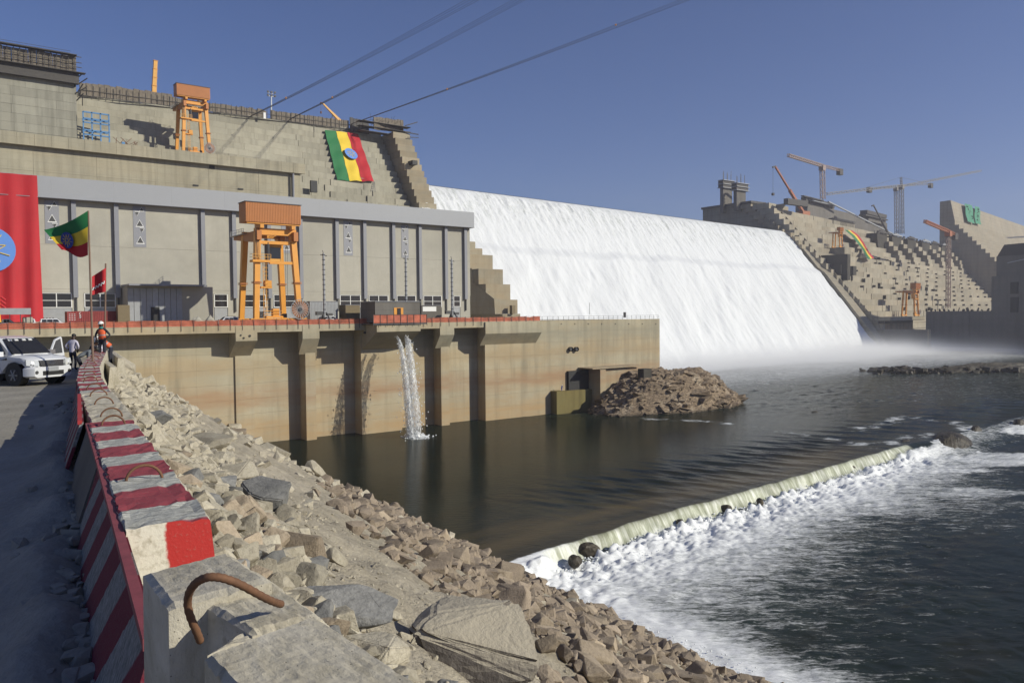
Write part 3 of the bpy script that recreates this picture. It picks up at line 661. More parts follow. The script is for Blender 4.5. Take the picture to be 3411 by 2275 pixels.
# grey blocks behind the right dam crest
def qbox(x0, y0, x1, y1, q, dq, name, mat, parent):
    sa, _, za = sq(onQ(x0, y0, q)); zb = sq(onQ(x0, y1, q))[2]; sb_ = sq(onQ(x1, (y0+y1)/2, q))[0]; return wblk(name, mat, parent, min(sa, sb_), max(sa, sb_), q, q+dq, min(za, zb), max(za, zb))
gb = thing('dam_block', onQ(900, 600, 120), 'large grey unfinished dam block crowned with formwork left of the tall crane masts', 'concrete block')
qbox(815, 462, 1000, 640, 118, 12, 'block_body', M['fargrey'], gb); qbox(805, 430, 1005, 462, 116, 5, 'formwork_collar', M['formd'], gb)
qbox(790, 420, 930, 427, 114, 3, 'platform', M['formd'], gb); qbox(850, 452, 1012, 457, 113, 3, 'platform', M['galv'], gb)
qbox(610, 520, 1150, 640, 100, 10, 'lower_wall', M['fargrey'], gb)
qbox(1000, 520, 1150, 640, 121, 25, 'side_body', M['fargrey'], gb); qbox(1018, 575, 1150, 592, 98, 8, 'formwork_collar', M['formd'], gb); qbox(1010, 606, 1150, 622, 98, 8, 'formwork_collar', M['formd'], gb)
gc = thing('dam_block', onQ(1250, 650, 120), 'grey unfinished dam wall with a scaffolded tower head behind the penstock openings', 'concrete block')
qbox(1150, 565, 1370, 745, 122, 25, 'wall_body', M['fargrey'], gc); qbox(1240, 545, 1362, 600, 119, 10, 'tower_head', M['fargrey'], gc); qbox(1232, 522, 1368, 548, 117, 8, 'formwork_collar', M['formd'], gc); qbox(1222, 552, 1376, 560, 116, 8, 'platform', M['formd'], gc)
# highest block at the right edge
hb_ = thing('dam', onS(1740, 700, 440), 'high sloping dam block on the far right with a dark shaded end face', 'dam')
pp = [onS(x, y, 440) for x, y in ((1738, 466), (1812, 455), (1842, 597))]
s4, q4, z4 = sq(pp[2]); prof_ = [(sq(pp[0])[1], sq(pp[0])[2]), (sq(pp[1])[1], sq(pp[1])[2]), (q4, z4)]
qq, zz = q4, z4
while zz > 20: 
    prof_.append((qq, zz-5.0)); prof_.append((qq-4.6, zz-5.0)); qq -= 4.6; zz -= 5.0
prof_ += [(qq, -6), (prof_[0][0], -6)]
MB().prism([wp(440, a, c_) for a, c_ in prof_], WD*900).build('block_body', M['far'], hb_)
MB().prism([wp(439.4, a, c_) for a, c_ in prof_], WD*.5).build('end_face', M['far'], hb_)
def hface(x, y): 
    (qa, za), (qb, zb) = prof_[1], prof_[2]; k = (qb-qa)/(zb-za); N = WN-np.array([0, 0, k]); P0 = wp(440, qa-3, za); return onp(*Z1(x, y), N, N@P0)
for cs, lb in ((((1905, 478), (1958, 490), (1975, 618), (1925, 600)), 'left wide green banner with dark lettering hanging on the high far dam block'), (((1975, 495), (2010, 505), (2020, 625), (1980, 615)), 'right narrow green banner hanging beside the wider one on the high far dam block')):
    c4 = [hface(*q) for q in cs]; G = np.array([[c4[0]*(1-i/6)*(1-j/8)+c4[1]*(i/6)*(1-j/8)+c4[2]*(i/6)*(j/8)+c4[3]*(1-i/6)*(j/8)-WN*(.5+.5*math.sin(i*2+j)) for i in range(7)] for j in range(9)])
    o = MB().grid(G).build('banner', M['greenb'], smooth=True); o['label'] = lb; o['category'] = 'banner'; o['group'] = 'green banners on the far dam'
    m = MB()
    for k in range(7):
        i, j = random.uniform(1.5, 4.5), 1+k*.85; ii, jj = int(i), int(min(7, j)); P_ = G[jj, ii]-WN*.5; m.bar(P_, P_+WD*3+np.array([0, 0, random.uniform(-2, 2)]), 1.2, .3)
    tag(m.build('lettering', M['tri'], o), kind='stuff')
# gray building and dark wall on the right edge
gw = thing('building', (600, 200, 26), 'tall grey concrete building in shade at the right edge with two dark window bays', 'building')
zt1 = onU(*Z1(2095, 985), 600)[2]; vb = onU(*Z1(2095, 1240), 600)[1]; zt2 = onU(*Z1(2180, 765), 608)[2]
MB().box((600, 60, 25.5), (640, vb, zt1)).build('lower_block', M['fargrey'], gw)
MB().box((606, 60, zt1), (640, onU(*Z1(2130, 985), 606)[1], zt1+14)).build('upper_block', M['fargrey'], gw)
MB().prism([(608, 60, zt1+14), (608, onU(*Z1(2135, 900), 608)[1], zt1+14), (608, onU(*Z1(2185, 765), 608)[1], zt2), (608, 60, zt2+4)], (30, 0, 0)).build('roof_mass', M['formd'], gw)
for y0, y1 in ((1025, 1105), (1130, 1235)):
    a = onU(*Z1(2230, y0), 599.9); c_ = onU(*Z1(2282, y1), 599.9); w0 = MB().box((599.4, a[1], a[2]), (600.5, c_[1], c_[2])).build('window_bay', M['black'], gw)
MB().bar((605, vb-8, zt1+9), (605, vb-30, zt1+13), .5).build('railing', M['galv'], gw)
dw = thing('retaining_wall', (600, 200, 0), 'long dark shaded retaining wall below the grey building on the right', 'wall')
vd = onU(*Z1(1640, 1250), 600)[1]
for i in range(8): MB().box((600+random.uniform(-.05, .1), vd-i*30+.03-29.9, -6), (640, vd-i*30, 26-(i*.0))).build('wall_panel', M['fargrey'], dw)  # grey darker than the dam's, part of the wall's shade put into it
m = MB()
for i in range(40):
    v = vd-i*3.2; m.bar((601, v, 26), (601+random.uniform(-1, 1), v+random.uniform(-1, 1), 26+random.uniform(.6, 2.6)), random.uniform(.3, 1.5))
tag(m.build('clutter', M['formd'], dw), kind='stuff')
sl = thing('intake_platform', (590, 300, 0), 'small lit concrete platform with stained wall at the foot of the far dam', 'platform')
MB().box((566, 297, -5), (612, 318, 17.5)).build('stained_wall', concrete('rusty_stained_concrete', (.33, .25, .16), .7, 6, .9), sl)
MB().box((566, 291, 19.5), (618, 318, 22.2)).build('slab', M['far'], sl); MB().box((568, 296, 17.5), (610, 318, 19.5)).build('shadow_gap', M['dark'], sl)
MB().box((561, 262, -5), (563.5, 300, 13.5)).build('guide_wall', M['fargrey'], sl); MB().box((560.8, 261.2, -5), (563.7, 262, 13.6)).build('wall_end', M['blockc'], sl)  # side painted dark for its shade, end paler as the sunlit face
# ledge and dark recess behind the small far gantry
fl_ = thing('far_ledge', onF(1000, 790), 'square concrete block with dark shaded left side carrying the small orange gantry crane', 'concrete block')
s0, q0_, zz0 = sq(onF(940, 785, 0)); zz0 = 78.0; q0_ = .9*(zz0-18)
wblk('block_body', M['far'], fl_, s0+.5, s0+13, q0_-15, q0_+6, zz0-13, zz0)
wblk('end_face', M['far'], fl_, s0, s0+.5, q0_-14.8, q0_+6, zz0-13, zz0-.2)
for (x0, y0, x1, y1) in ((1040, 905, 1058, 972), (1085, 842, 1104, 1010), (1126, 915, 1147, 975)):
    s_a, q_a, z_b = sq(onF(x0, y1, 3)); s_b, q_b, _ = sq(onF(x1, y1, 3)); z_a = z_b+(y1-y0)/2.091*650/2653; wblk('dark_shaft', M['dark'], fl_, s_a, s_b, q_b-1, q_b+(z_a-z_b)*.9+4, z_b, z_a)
for (x0, y0, x1, y1) in ():
    a = onF(x0, y0, 4); c_ = onF(x1, y1, 4); s_a, q_a, z_a = sq(a); s_b, q_b, z_b = sq(c_); wblk('pilaster', M['far'], fl_, s_a, s_b, q_b, q_b+6, z_b, z_a)
# ribbon flag on the far dam
Lp = [(1072, 660), (1120, 700), (1165, 755), (1200, 800), (1217, 835), (1238, 866)]; Rp = [(1128, 666), (1172, 700), (1205, 745), (1232, 795), (1252, 826), (1280, 858)]
def ribbon(f0, f1): return np.array([[onF(*(np.array(Lp[j])*(1-t)+np.array(Rp[j])*t), 9+2*math.sin(j*1.7+t*2)) for t in np.linspace(f0, f1, 4)] for j in range(6)])
rf = thing('flag', onF(1160, 750, 9), 'long twisted green yellow and red flag draped down the far stepped dam', 'flag')
for k, (f0, f1, mm) in enumerate(((0, .42, 'green'), (.42, .68, 'yel'), (.68, 1, 'red'))): MB().grid(ribbon(f0, f1)).build(('green_stripe', 'yellow_stripe', 'red_stripe')[k], M[mm], rf, smooth=True)

# tower cranes beyond the right dam
def lattice(m, p, q, w_, n, t=.3):
    p = np.array(p, float); q = np.array(q, float); d = nrm(q-p); a = nrm(np.cross(d, (0.3, .95, 0.1))); c_ = np.cross(a, d)
    co = [a*i*w_/2+c_*j*w_/2 for i, j in ((-1, -1), (1, -1), (1, 1), (-1, 1))]
    for o in co: m.bar(p+o, q+o, t)
    for k in range(n):
        e0 = p+(q-p)*k/n; e1 = p+(q-p)*(k+1)/n
        for i in range(4): m.bar(e0+co[i], e1+co[(i+1) % 4], t*.6); m.bar(e1+co[i], e1+co[(i+1) % 4], t*.6)
def tcrane(mast0, mast1, tip, tail, q, label, mat='mastg', jm='mastg', apex=None, w_=3.2):
    a, c_, ti, ta = [onQ(*p, q) for p in (mast0, mast1, tip, tail)]
    t = thing('tower_crane', a, label, 'crane', 'tower cranes on the far dam')
    m = MB(); lattice(m, a, c_, w_, max(4, int(np.linalg.norm(c_-a)/5)), .55); m.build('mast', M[mat], t)
    m = MB(); lattice(m, c_, ti, 2.2, 18, .55); m.build('jib', M[jm], t)
    m = MB(); lattice(m, c_, ta, 2.0, 6, .4); m.build('counter_jib', M[jm], t)
    MB().box(ta-[3, 2, 5], ta+[3, 2, 1]).build('counterweight', M['formd'], t)
    MB().box(c_-[2.4, 2.4, 4.5], c_+[2.4, 2.4, 0]).build('cab', M[jm], t)
    if apex is not None:
        ap = onQ(*apex, q); m = MB(); lattice(m, c_, ap, 1.6, 3, .35); m.build('apex', M[mat], t)
        m = MB(); m.bar(ap, c_*.35+ti*.65, .25); m.bar(ap, ta, .25); m.build('tie_rope', M['wire'], t)
tcrane((922, 450), (918, 215), (682, 142), (1040, 245), 105, 'pale tower crane with jib pointing left above the grey unfinished dam block', 'mast', 'mast')
tcrane((1437, 690), (1432, 365), (2022, 250), (1245, 372), 125, 'left crane mast of the pair, its very long jib reaching up to the right', 'mastg', 'mastg')
tcrane((1474, 690), (1470, 352), (945, 412), (1672, 342), 110, 'right crane mast of the pair, its long jib reaching to the left', 'mastg', 'mastg', apex=(1466, 295))
tcrane((1795, 1205), (1797, 672), (1634, 602), (1840, 692), 5, 'tower crane standing in front of the pierced far dam wall with a short tilted jib', 'mast', 'boomo', w_=2.6)
def mobile(base, tip, q, label, mat, hook=True, w_=2.2):
    a = onQ(*base, q); c_ = onQ(*tip, q); t = thing('mobile_crane', a, label, 'crane'); m = MB()
    m.bar(a, a*.5+c_*.5, w_); m.bar(a*.5+c_*.5, c_, w_*.6); m.build('boom', M[mat], t)
    MB().box(a-[5, 3, 3], a+[6, 3, 1.0]).build('carrier', M[mat], t)
    m = MB(); m.bar(c_, c_+np.array([-3.5, 0, -1]), 1.2); m.build('boom_head', M['formd'], t)
    if hook: m = MB(); e = c_+np.array([-3, 0, -22]); m.bar(c_+np.array([-3, 0, 0]), e, .15); m.box(e-[.9, .9, 2], e+[.9, .9, 0]); m.build('hook_block', M['formd'], t)
mobile((785, 540), (590, 220), 90, 'orange mobile crane with long boom leaning left behind the far dam crest', 'boomo')
mobile((1385, 700), (1275, 490), 95, 'black mobile crane boom leaning left in front of the tall crane masts', 'formd', False, 1.8)
a, c_ = onQ(960, 465, 112), onQ(1430, 700, 108); m = MB(); m.bar(a, c_, 1.5, 1.2); cv = m.build('conveyor', M['galv'], origin=a); tag(cv, 'long straight conveyor sloping down to the right across the unfinished dam blocks', 'conveyor')
a, c_ = onQ(1925, 680, 60), onQ(2140, 722, 60); m = MB(); m.bar(a, c_, 3.2, 3); m.bar(c_, onQ(2323, 708, 60), 2.2, 2); cv = m.build('conveyor', M['steel'], origin=a); tag(cv, 'dark conveyor boom in front of the high far dam block', 'conveyor')

# ================================================================ POWERHOUSE
PV_ = 190.0
def ph(x, y): return onV(x, y, PV_)
ue_ = ph(1566, 900)[0]
hs = thing('powerhouse', (60, 190, 25), 'very long beige powerhouse hall with a grey fascia, grey downpipes and a row of windows', 'building')
Z_F0 = 51.7; Z_R = 55.9; Z_J = onV(500, 828, PV_)[2]
colx = [248, 389, 676, 779, 895, 1000.5, 1121, 1213, 1309, 1397, 1483, 1548]
cu = [-6, 8, ] + [ph(x, 800)[0] for x in colx]; cu[4] = cu[4]
MB().box((-60, PV_+.4, 24.9), (ue_-.2, PV_+34, Z_R-.3)).build('hall_body', M['facade'], hs)
ed = [-22]+cu+[ue_]
winz0, winz1, wj = 29.1, 32.1, 33.0
for a, c_ in zip(ed[:-1], ed[1:]):
    for z0, z1 in ((wj, Z_J), (Z_J, Z_F0)): ublk('wall_panel', M['facade'], hs, (a+.01, PV_, z0+.015), (c_-.01, PV_+.4, z1-.015))
def window(u0, u1, z0, z1, nx, nz=2, v=PV_):
    w_ = MB().box((u0, v-.02, z0), (u1, v+.3, z1)).build('window', M['glass'], hs); m = MB()
    t = .11
    for i in range(nx+1): u = u0+(u1-u0)*i/nx; m.box((u-t/2-.03, v-.12, z0), (u+t/2+.03, v-.021, z1))
    for j in range(nz+1): zz = z0+(z1-z0)*j/nz; m.box((u0-.06, v-.14, zz-t/2), (u1+.06, v-.018, zz+t/2+(.06 if j == 0 else 0)))
    m.build('frame', M['white'], w_)
wins = [(137, 238, 2), (282, 384, 2), (714, 757, 1), (811, 845, 1), (864, 884, 1), (912, 982, 2), (1133, 1200, 2), (1229, 1292, 2), (1322, 1384, 2), (1411, 1470, 2), (1511, 1532, 1)]
for x0, x1, nx in wins: window(ph(x0, 1000)[0], ph(x1, 1000)[0], winz0, winz1, nx)
for a, c_ in zip(ed[:-1], ed[1:]): ublk('lower_panel', M['facade'], hs, (a+.01, PV_, winz1+.12), (c_-.01, PV_+.4, wj-.015))
wu = sorted([(ph(x0, 1000)[0], ph(x1, 1000)[0]) for x0, x1, _ in wins]); prev = -60
for a, c_ in wu+[(ue_, ue_)]:
    if a-prev > .3: ublk('lower_panel', M['facade'], hs, (prev+.12, PV_+.01, 25), (a-.12, PV_+.38, winz1+.12))
    prev = c_
for a, c_ in wu: ublk('louvre_panel', M['greyshed'], hs, (a, PV_+.05, 25), (c_, PV_+.38, winz0-.1))
for u in cu:
    m = MB(); m.box((u-.55, PV_-.75, 31.2), (u+.35, PV_-.002, Z_F0)); m.build('downpipe', M['column'], hs)
    m = MB(); m.box((u-.15, PV_-.45, 28.0), (u+.15, PV_-.1, 31.2)); m.build('downpipe_foot', M['tri'], hs)
for k, (a, c_) in enumerate(zip(np.linspace(-22, ue_+.5, 14)[:-1], np.linspace(-22, ue_+.5, 14)[1:])):
    ublk('fascia_panel', M['fascia'], hs, (a+.004, PV_-1.6, Z_F0+.02), (c_-.004, PV_+2, Z_R+.0))
MB().box((-22, PV_-1.9, Z_F0-.12), (ue_+.4, PV_+2, Z_F0+.0)).build('fascia_soffit', M['column'], hs)
MB().box((-22, PV_-1.5, Z_R), (ue_+.45, PV_+33, Z_R+.12)).build('roof', M['fascia'], hs)
for i, (x0, x1) in enumerate(((150, 198), (444, 486), (937, 968), (1144, 1174), (1336, 1360))):
    u0, u1 = ph(x0, 760)[0], ph(x1, 760)[0]; zt_, zb_ = 51.4, 42.4
    s_ = MB().box((u0, PV_-.06, zb_), (u1, PV_+.1, zt_)).build('sign_strip', M['strip'], hs); W_ = u1-u0
    for (fx, fz, sz, dn) in ((.68, .075, .42, 0), (.32, .19, .42, 1), (.5, .42, .68, 0), (.68, .585, .40, 1), (.52, .83, .70, 0)):
        cx_, cz_, r = u0+W_*fx, zt_-(zt_-zb_)*fz, W_*sz/2
        def tri(m, r, y, dn=dn, cx_=cx_, cz_=cz_):
            k = -1 if dn else 1; m.prism([(cx_-r, y, cz_-k*r*.95), (cx_+r, y, cz_-k*r*.95), (cx_, y, cz_+k*r*.95)], (0, .06, 0))
        m = MB(); tri(m, r*1.0, PV_-.12); m.build('triangle_rim', M['white'], s_); m = MB(); tri(m, r*.74, PV_-.16); m.build('triangle', M['tri'], s_)
# entrance porch
a, c_ = ph(406, 1000)[0], ph(685, 1000)[0]
MB().box((a, 184.5, 25), (c_, PV_+.02, 33.6)).build('porch', M['facade'], hs)
MB().box((a-.3, 181.2, 33.6), (ph(652, 1000)[0], PV_-.8, 33.95)).build('canopy', M['column'], hs)
u0, u1 = onV(425, 1000, 184.4)[0], onV(607, 1000, 184.4)[0]
for k in range(9): ublk('glazed_panel', M['greyshed'] if k not in (4,) else M['galv'], hs, (u0+(u1-u0)*k/9+.05, 184.35, 25.2), (u0+(u1-u0)*(k+1)/9-.05, 184.6, 33.2))
q0, q1 = onV(503, 1023, 184.2), onV(532, 1065, 184.2); MB().box((q0[0], 184.1, 25), (q1[0], 184.4, q0[2])).build('door', M['black'], hs)
# huge flag tied on the left end of the facade
fg = thing('flag', (15, 187.5, 25.4), 'giant green yellow and red flag hung down the left end of the powerhouse', 'flag')
def hang(u0, u1, dxb, name, mat, v=188.2):
    G = np.array([[(u0+(u1-u0)*i/14+dxb*j/24, v-.9*(j/24)**2*2-.35*math.sin(i*.9+u0+j*.08)*(.3+j/24), 55.9-(55.9-26.2)*j/24) for i in range(15)] for j in range(25)]); MB().grid(G).build(name, M[mat], fg, smooth=True)
uR = onV(124, 590, 188)[0]; w3 = uR-onV(-20, 590, 188)[0]; bw = onV(147, 1050, 186)[0]-uR
hang(uR-w3, uR, bw, 'red_stripe', 'red'); hang(uR-2*w3, uR-w3, bw, 'yellow_stripe', 'yel'); hang(uR-3*w3, uR-2*w3, bw, 'green_stripe', 'green')
def emblem(parent, c_, ax, ay, out, r, m1='bluec', m2='yel'):
    """blue disc with a five-pointed outline star and rays, built flat on the cloth"""
    c_ = np.array(c_, float); ax, ay, out = nrm(ax), np.array(ay, float)/np.linalg.norm(ax) if False else nrm(ay), nrm(out)
    d = MB().prism([c_+r*(ax*math.cos(t)+ay*math.sin(t)) for t in np.linspace(0, 2*math.pi, 33)[:-1]], out*.02*r).build('emblem_disc', M[m1], parent)
    m = MB(); P_ = [c_+out*.04*r+r*.66*(ax*math.cos(t)+ay*math.sin(t)) for t in [math.pi/2+k*4*math.pi/5 for k in range(5)]]
    for k in range(5):
        m.bar(P_[k], P_[(k+1) % 5], r*.04, r*.03); t = math.pi/2+(k+.5)*2*math.pi/5; dd = ax*math.cos(t)+ay*math.sin(t); m.bar(c_+out*.04*r+dd*r*.42, c_+out*.04*r+dd*r*.8, r*.05, r*.03)
    m.build('emblem_star', M[m2], d)
q = onV(-37, 831, 186.4); emblem(fg, q, (1, 0, 0), (0, 0, 1), (0, -1, 0), 4.5)
MB().add([], []) 
m = MB(); qq_ = onV(2, 1012, 184.8)
for k in range(4): t0 = k*.5; m.tube([qq_+np.array([-1.5, 0, 1-k*.8]), qq_+np.array([.1, 0, 1.3-k*.8]), qq_+np.array([.8, 0, .7-k*.8])], .28, 6)
m.build('red_tassels', M['red'], fg)

# flag on the left dam face
df = thing('flag', (160, 330, 90), 'large green yellow and red flag with blue emblem draped over the stepped dam crest', 'flag')
ND = np.array([-(.18-.74*.062), 1, -.74]); dD = ND@np.array([160, DF(160, 100)-2.6, 100])
def onD(x, y): return onp(x*K, y*K, ND, dD)
c4 = [onD(745, 299), onD(822, 307.5), onD(858.5, 417.5), onD(775, 413.5)]
def bil(a, t): return c4[0]*(1-a)*(1-t)+c4[1]*a*(1-t)+c4[2]*a*t+c4[3]*(1-a)*t
ou = nrm(-ND)
for k, (nm, mm) in enumerate((('green_stripe', 'green'), ('yellow_stripe', 'yel'), ('red_stripe', 'red'))):
    G = np.array([[bil((k+i/8)/3, j/30)+ou*(.18*math.sin(j*.75+k+i*.3)+.3*math.sin(i*.7+k*5.6+j*.2)*(j/30)) for i in range(9)] for j in range(31)]); MB().grid(G).build(nm, M[mm], df, smooth=True)
ce = onD(700+0, 0); ce = onp(700+1217/2.6122, 150+963/2.6122, ND, dD)+ou*1.2
emblem(df, ce, (1, .18, 0), (0, .74, 1), ou, 3.4)
# ================================================================ GANTRY CRANES
def z4(x, y): return 700+x/2.6122, 600+y/2.6122
gloc = np.array([62.4, 166.6, 25.0])
gt = thing('gantry_crane', gloc, 'big orange gantry crane with ribbed machine house and cable reel standing before the powerhouse', 'gantry crane', 'orange gantry cranes', local=True)
def L(): return MB()
# legs
for nm, (x0, y0), (x1, y1) in (('fl', (-4.9, -4.7), (-4.0, -3.9)), ('fr', (4.9, -4.7), (3.9, -3.9)), ('bl', (-4.9, 4.7), (-4.0, 3.9)), ('br', (4.9, 4.7), (3.9, 3.9))):
    m = L(); m.bar((x0, y0, 1.4), (x1, y1, 20), 1.05, 1.05, 1.25); lg_ = m.build('leg', M['orange'], gt)
    p = np.array([x0, y0, 1.4])*.58+np.array([x1, y1, 20])*.42; m = L(); m.box(p-[.85, .85, .15], p+[.85, .85, .0]); m.box(p-[.85, .85, -.12], p+[.85, .85, .25]); m.build('flange', M['orangeh'], lg_)
for y in (-4.7, 4.7):
    m = L(); m.box((-6.2, y-.6, .45), (6.4, y+.6, 1.5)); b0 = m.build('base_beam', M['orange'], gt)
    m = L()
    for x in (-5.4, -4.2, 4.2, 5.4): m.tube([(x, y-.3, .35), (x, y+.3, .35)], .35, 10)
    m.build('wheel', M['steel'], b0)
for q6 in (((-4.6, -4.4, 19.6), (4.6, -3.4, 21)), ((-4.6, 3.4, 19.6), (4.6, 4.4, 20.8)), ((-4.6, -4.35, 17.6), (4.6, -3.5, 18.3))): L().box(*q6).build('cross_girder', M['orange'], gt)
for x in (-4.6, 3.6):
    m = L(); m.prism([(x, -5.5, 20.4), (x, 9.8 if x < 0 else 6, 20.2), (x, 9.8 if x < 0 else 6, 19.4), (x, -1, 18.2), (x, -5.5, 18.4)], (1.0, 0, 0)); gd = m.build('side_girder', M['orangeh'], gt)
    m = L(); y1 = 9.8 if x < 0 else 6
    for k in range(9): m.bar((x-.7, 1+k*(y1-1)/8, 20.2), (x-.7, 1+k*(y1-1)/8, 21.3), .07)
    for z in (20.75, 21.3): m.bar((x-.7, 1, z), (x-.7, y1, z), .06)
    m.box((x-.8, 1, 20.1), (x+.2, y1, 20.2)); m.build('railing', M['galv'], gd)
m = L(); m.box((-7.2, -6.2, 22.0), (5.0, -2.0, 26.2)); hsx = m.build('machine_house', M['orangeh'], gt)
for i in range(34):
    m = L(); x = -7.1+i*.355; m.box((x, -6.27, 22.05), (x+.17, -6.19, 26.1)); m.build('rib', M['orangeh'], hsx)
m = L(); m.box((-7.35, -6.4, 26.2), (5.15, -1.8, 26.35)); m.build('roof', M['steel'], hsx)
m = L()
for x in (-3.6, 3.4): m.box((x-.4, -5.9, 20.9), (x+.4, -2.4, 22.0))
m.box((-6.9, -6.0, 21.7), (4.8, -5.5, 22.02)); m.build('house_support', M['orange'], gt)
m = L(); m.box((-5.6, -5.4, 13.6), (-1.6, -3.4, 14.1)); m.box((-1.6, -4.6, 13.3), (4.0, -4.0, 13.9)); pf = m.build('platform', M['orange'], gt)
m = L()
for k in range(7): m.bar((-5.6+k*.66, -5.4, 14.1), (-5.6+k*.66, -5.4, 15.3), .08)
for z in (14.7, 15.3): m.bar((-5.6, -5.4, z), (-1.6, -5.4, z), .08); m.bar((-5.6, -5.4, z), (-5.6, -3.4, z), .08)
m.build('railing', M['yellow'], pf)
m = L(); m.box((-1.2, -3.2, 13.9), (1.6, -1.0, 17.6)); cb = m.build('operator_cab', M['yellow'], gt)
m = L(); m.box((-1.0, -3.3, 14.6), (1.4, -3.19, 17.0)); m.build('cab_window', M['glass'], cb)
m = L(); m.box((-1.7, -3.7, 17.6), (2.0, -.8, 18.1)); m.build('cab_roof', M['orange'], cb)
m = L(); m.tube([(-1.8, -3.9, 18), (-1.8, -3.9, 14)], .5, 8); m.build('cable_drum', M['steel'], gt)
m = L(); m.box((-3.6, -4.6, 8.0), (-1.2, -3.2, 8.4)); m.box((-2.7, -4.7, 8.4), (-1.3, -3.6, 9.7)); ld0 = m.build('landing', M['orange'], gt)
m = L()
for x in (-3.0, -2.3): m.bar((x, -4.2, 1.4), (x, -4.2, 13.7), .09)
for k in range(40): m.bar((-3.0, -4.2, 1.6+k*.3), (-2.3, -4.2, 1.6+k*.3), .06)
for k in range(14):
    z = 2.2+k*.85; m.bar((-3.1, -4.2, z), (-3.1, -5.0, z), .06); m.bar((-3.1, -5.0, z), (-2.2, -5.0, z), .06); m.bar((-2.2, -5.0, z), (-2.2, -4.2, z), .06)
m.build('caged_ladder', M['yellow'], gt)
m = L()
for k in range(34): m.bar((-4.6, -5.0, 14.4+k*.2), (-4.1, -5.0, 14.4+k*.2), .05)
for x in (-4.7, -4.05): m.bar((x, -5.0, 14.2), (x, -5.0, 21), .07)
m.build('ladder', M['steel'], gt)
m = L(); m.box((-2.6, -4.6, 1.6), (1.2, -3, 2.0)); m.box((-1.0, -4.4, 2), (.4, -3.2, 3.6)); m.bar((-3, -4.6, 3.1), (1.4, -4.6, 3.1), .1); m.bar((-3, -4.6, 2.5), (1.4, -4.6, 2.5), .1); m.build('trolley_frame', M['orange'], gt)
m = L(); m.box((-3.8, -4.2, 1.6), (-2.9, -3.2, 3.0)); m.box((1.4, -4.2, 1.6), (2.2, -3.2, 2.5)); m.build('drive_motor', M['steel'], gt)
# cable reel
m = L(); R0 = 2.15; c0 = np.array([4.5, -5.9, 3.4])
m.tube([c0+[0, .15, 0], c0+[0, -.1, 0]], R0*.86, 28); rl = m.build('cable_reel', M['reel'], gt)
m = L()
for k in range(20):
    t = 2*math.pi*k/20; m.bar(c0+[0, -.2, 0], c0+[R0*math.cos(t), -.2, R0*math.sin(t)], .08)
m.tube([c0+[R0*math.cos(t), -.2, R0*math.sin(t)] for t in np.linspace(0, 2*math.pi, 33)], .07, 6); m.build('reel_spokes', M['galv'], rl)
m = L(); m.tube([c0+[0, -.45, 0], c0+[0, .3, 0]], .42, 12); m.build('hub', M['steel'], rl)
m = L()
for x in (3.2, 3.6): m.bar((x-1, -4.2, 20), (x-1.2, -4.2, 4), .06)
m.build('hoist_rope', M['steel'], gt)
gt.scale = (.955,)*3
g2 = onV(643, 492, 314); copy_tree(gt, (g2[0], 314.0, 86.9), 'orange gantry crane standing high up on the ledge in front of the left dam face', scale=.98)
q = wp(s0+6, q0_-7, 78.0); copy_tree(gt, q, 'small distant orange gantry crane on the square block of the far dam', rz=RZ, scale=.62)
q = onQ(1530, 1275, 12); copy_tree(gt, (590, 305, 22.2), 'distant rusty brown gantry crane on the low platform at the far dam foot', rz=RZ, scale=1.0)
_b = onV(*Z1(1530, 1275), 305); COL.objects[-1]; 
for o in COL.objects:
    if o.get('label', '').startswith('distant rusty'): o.location = (_b[0], 305, 22.2); o.scale = (.98,)*3

# ================================================================ THINGS ON THE UPPER LEDGE AND DAM CREST
def D2(x, y, v): return onV(x*K, y*K, v)
bs = D2(220, 313, 314); bf = thing('steel_frame', (bs[0], 314, 87), 'bright blue steel rack frame stacked on the ledge beside the tall dam block', 'frame')
x0, x1 = D2(191, 290, 314)[0], D2(250, 290, 314)[0]
for k, (za, dz) in enumerate(((88.4, 2.6), (92.6, 2.6), (96.6, 2.2))):
    m = MB()
    for z in (za, za+dz): m.box((x0, 313.6, z), (x1, 314.0, z+.45))
    for i in range(4): u = x0+(x1-x0)*i/3; m.bar((u, 313.8, za-1.2), (u, 313.8, za+dz+.4), .4)
    m.box((x0, 315.6, za), (x1, 316.0, za+.4)); m.build('rack', M['blue'], bf)
m = MB()
for i in range(5): m.bar((x0+i*(x1-x0)/4, 313.7, 87), (x0+i*(x1-x0)/4, 315.8, 87.1), .4)
m.build('feet', M['blue'], bf)
pl_ = thing('scaffold_pile', (x1+5, 314, 87), 'heap of scaffold tubes and a small blue box right of the blue frame', 'scaffolding')
m = MB()
for i in range(26): a = np.array([x1+1.5+random.uniform(0, 8), 313.5+random.uniform(0, 2), 87+random.uniform(0, 2)]); m.bar(a, a+[random.uniform(-4, 4), random.uniform(-1, 1), random.uniform(.2, 4)], .16)
m.build('tubes', M['rust'], pl_); MB().box((x1+4, 313.4, 87), (x1+5, 314.2, 90)).build('blue_box', M['blue'], pl_)
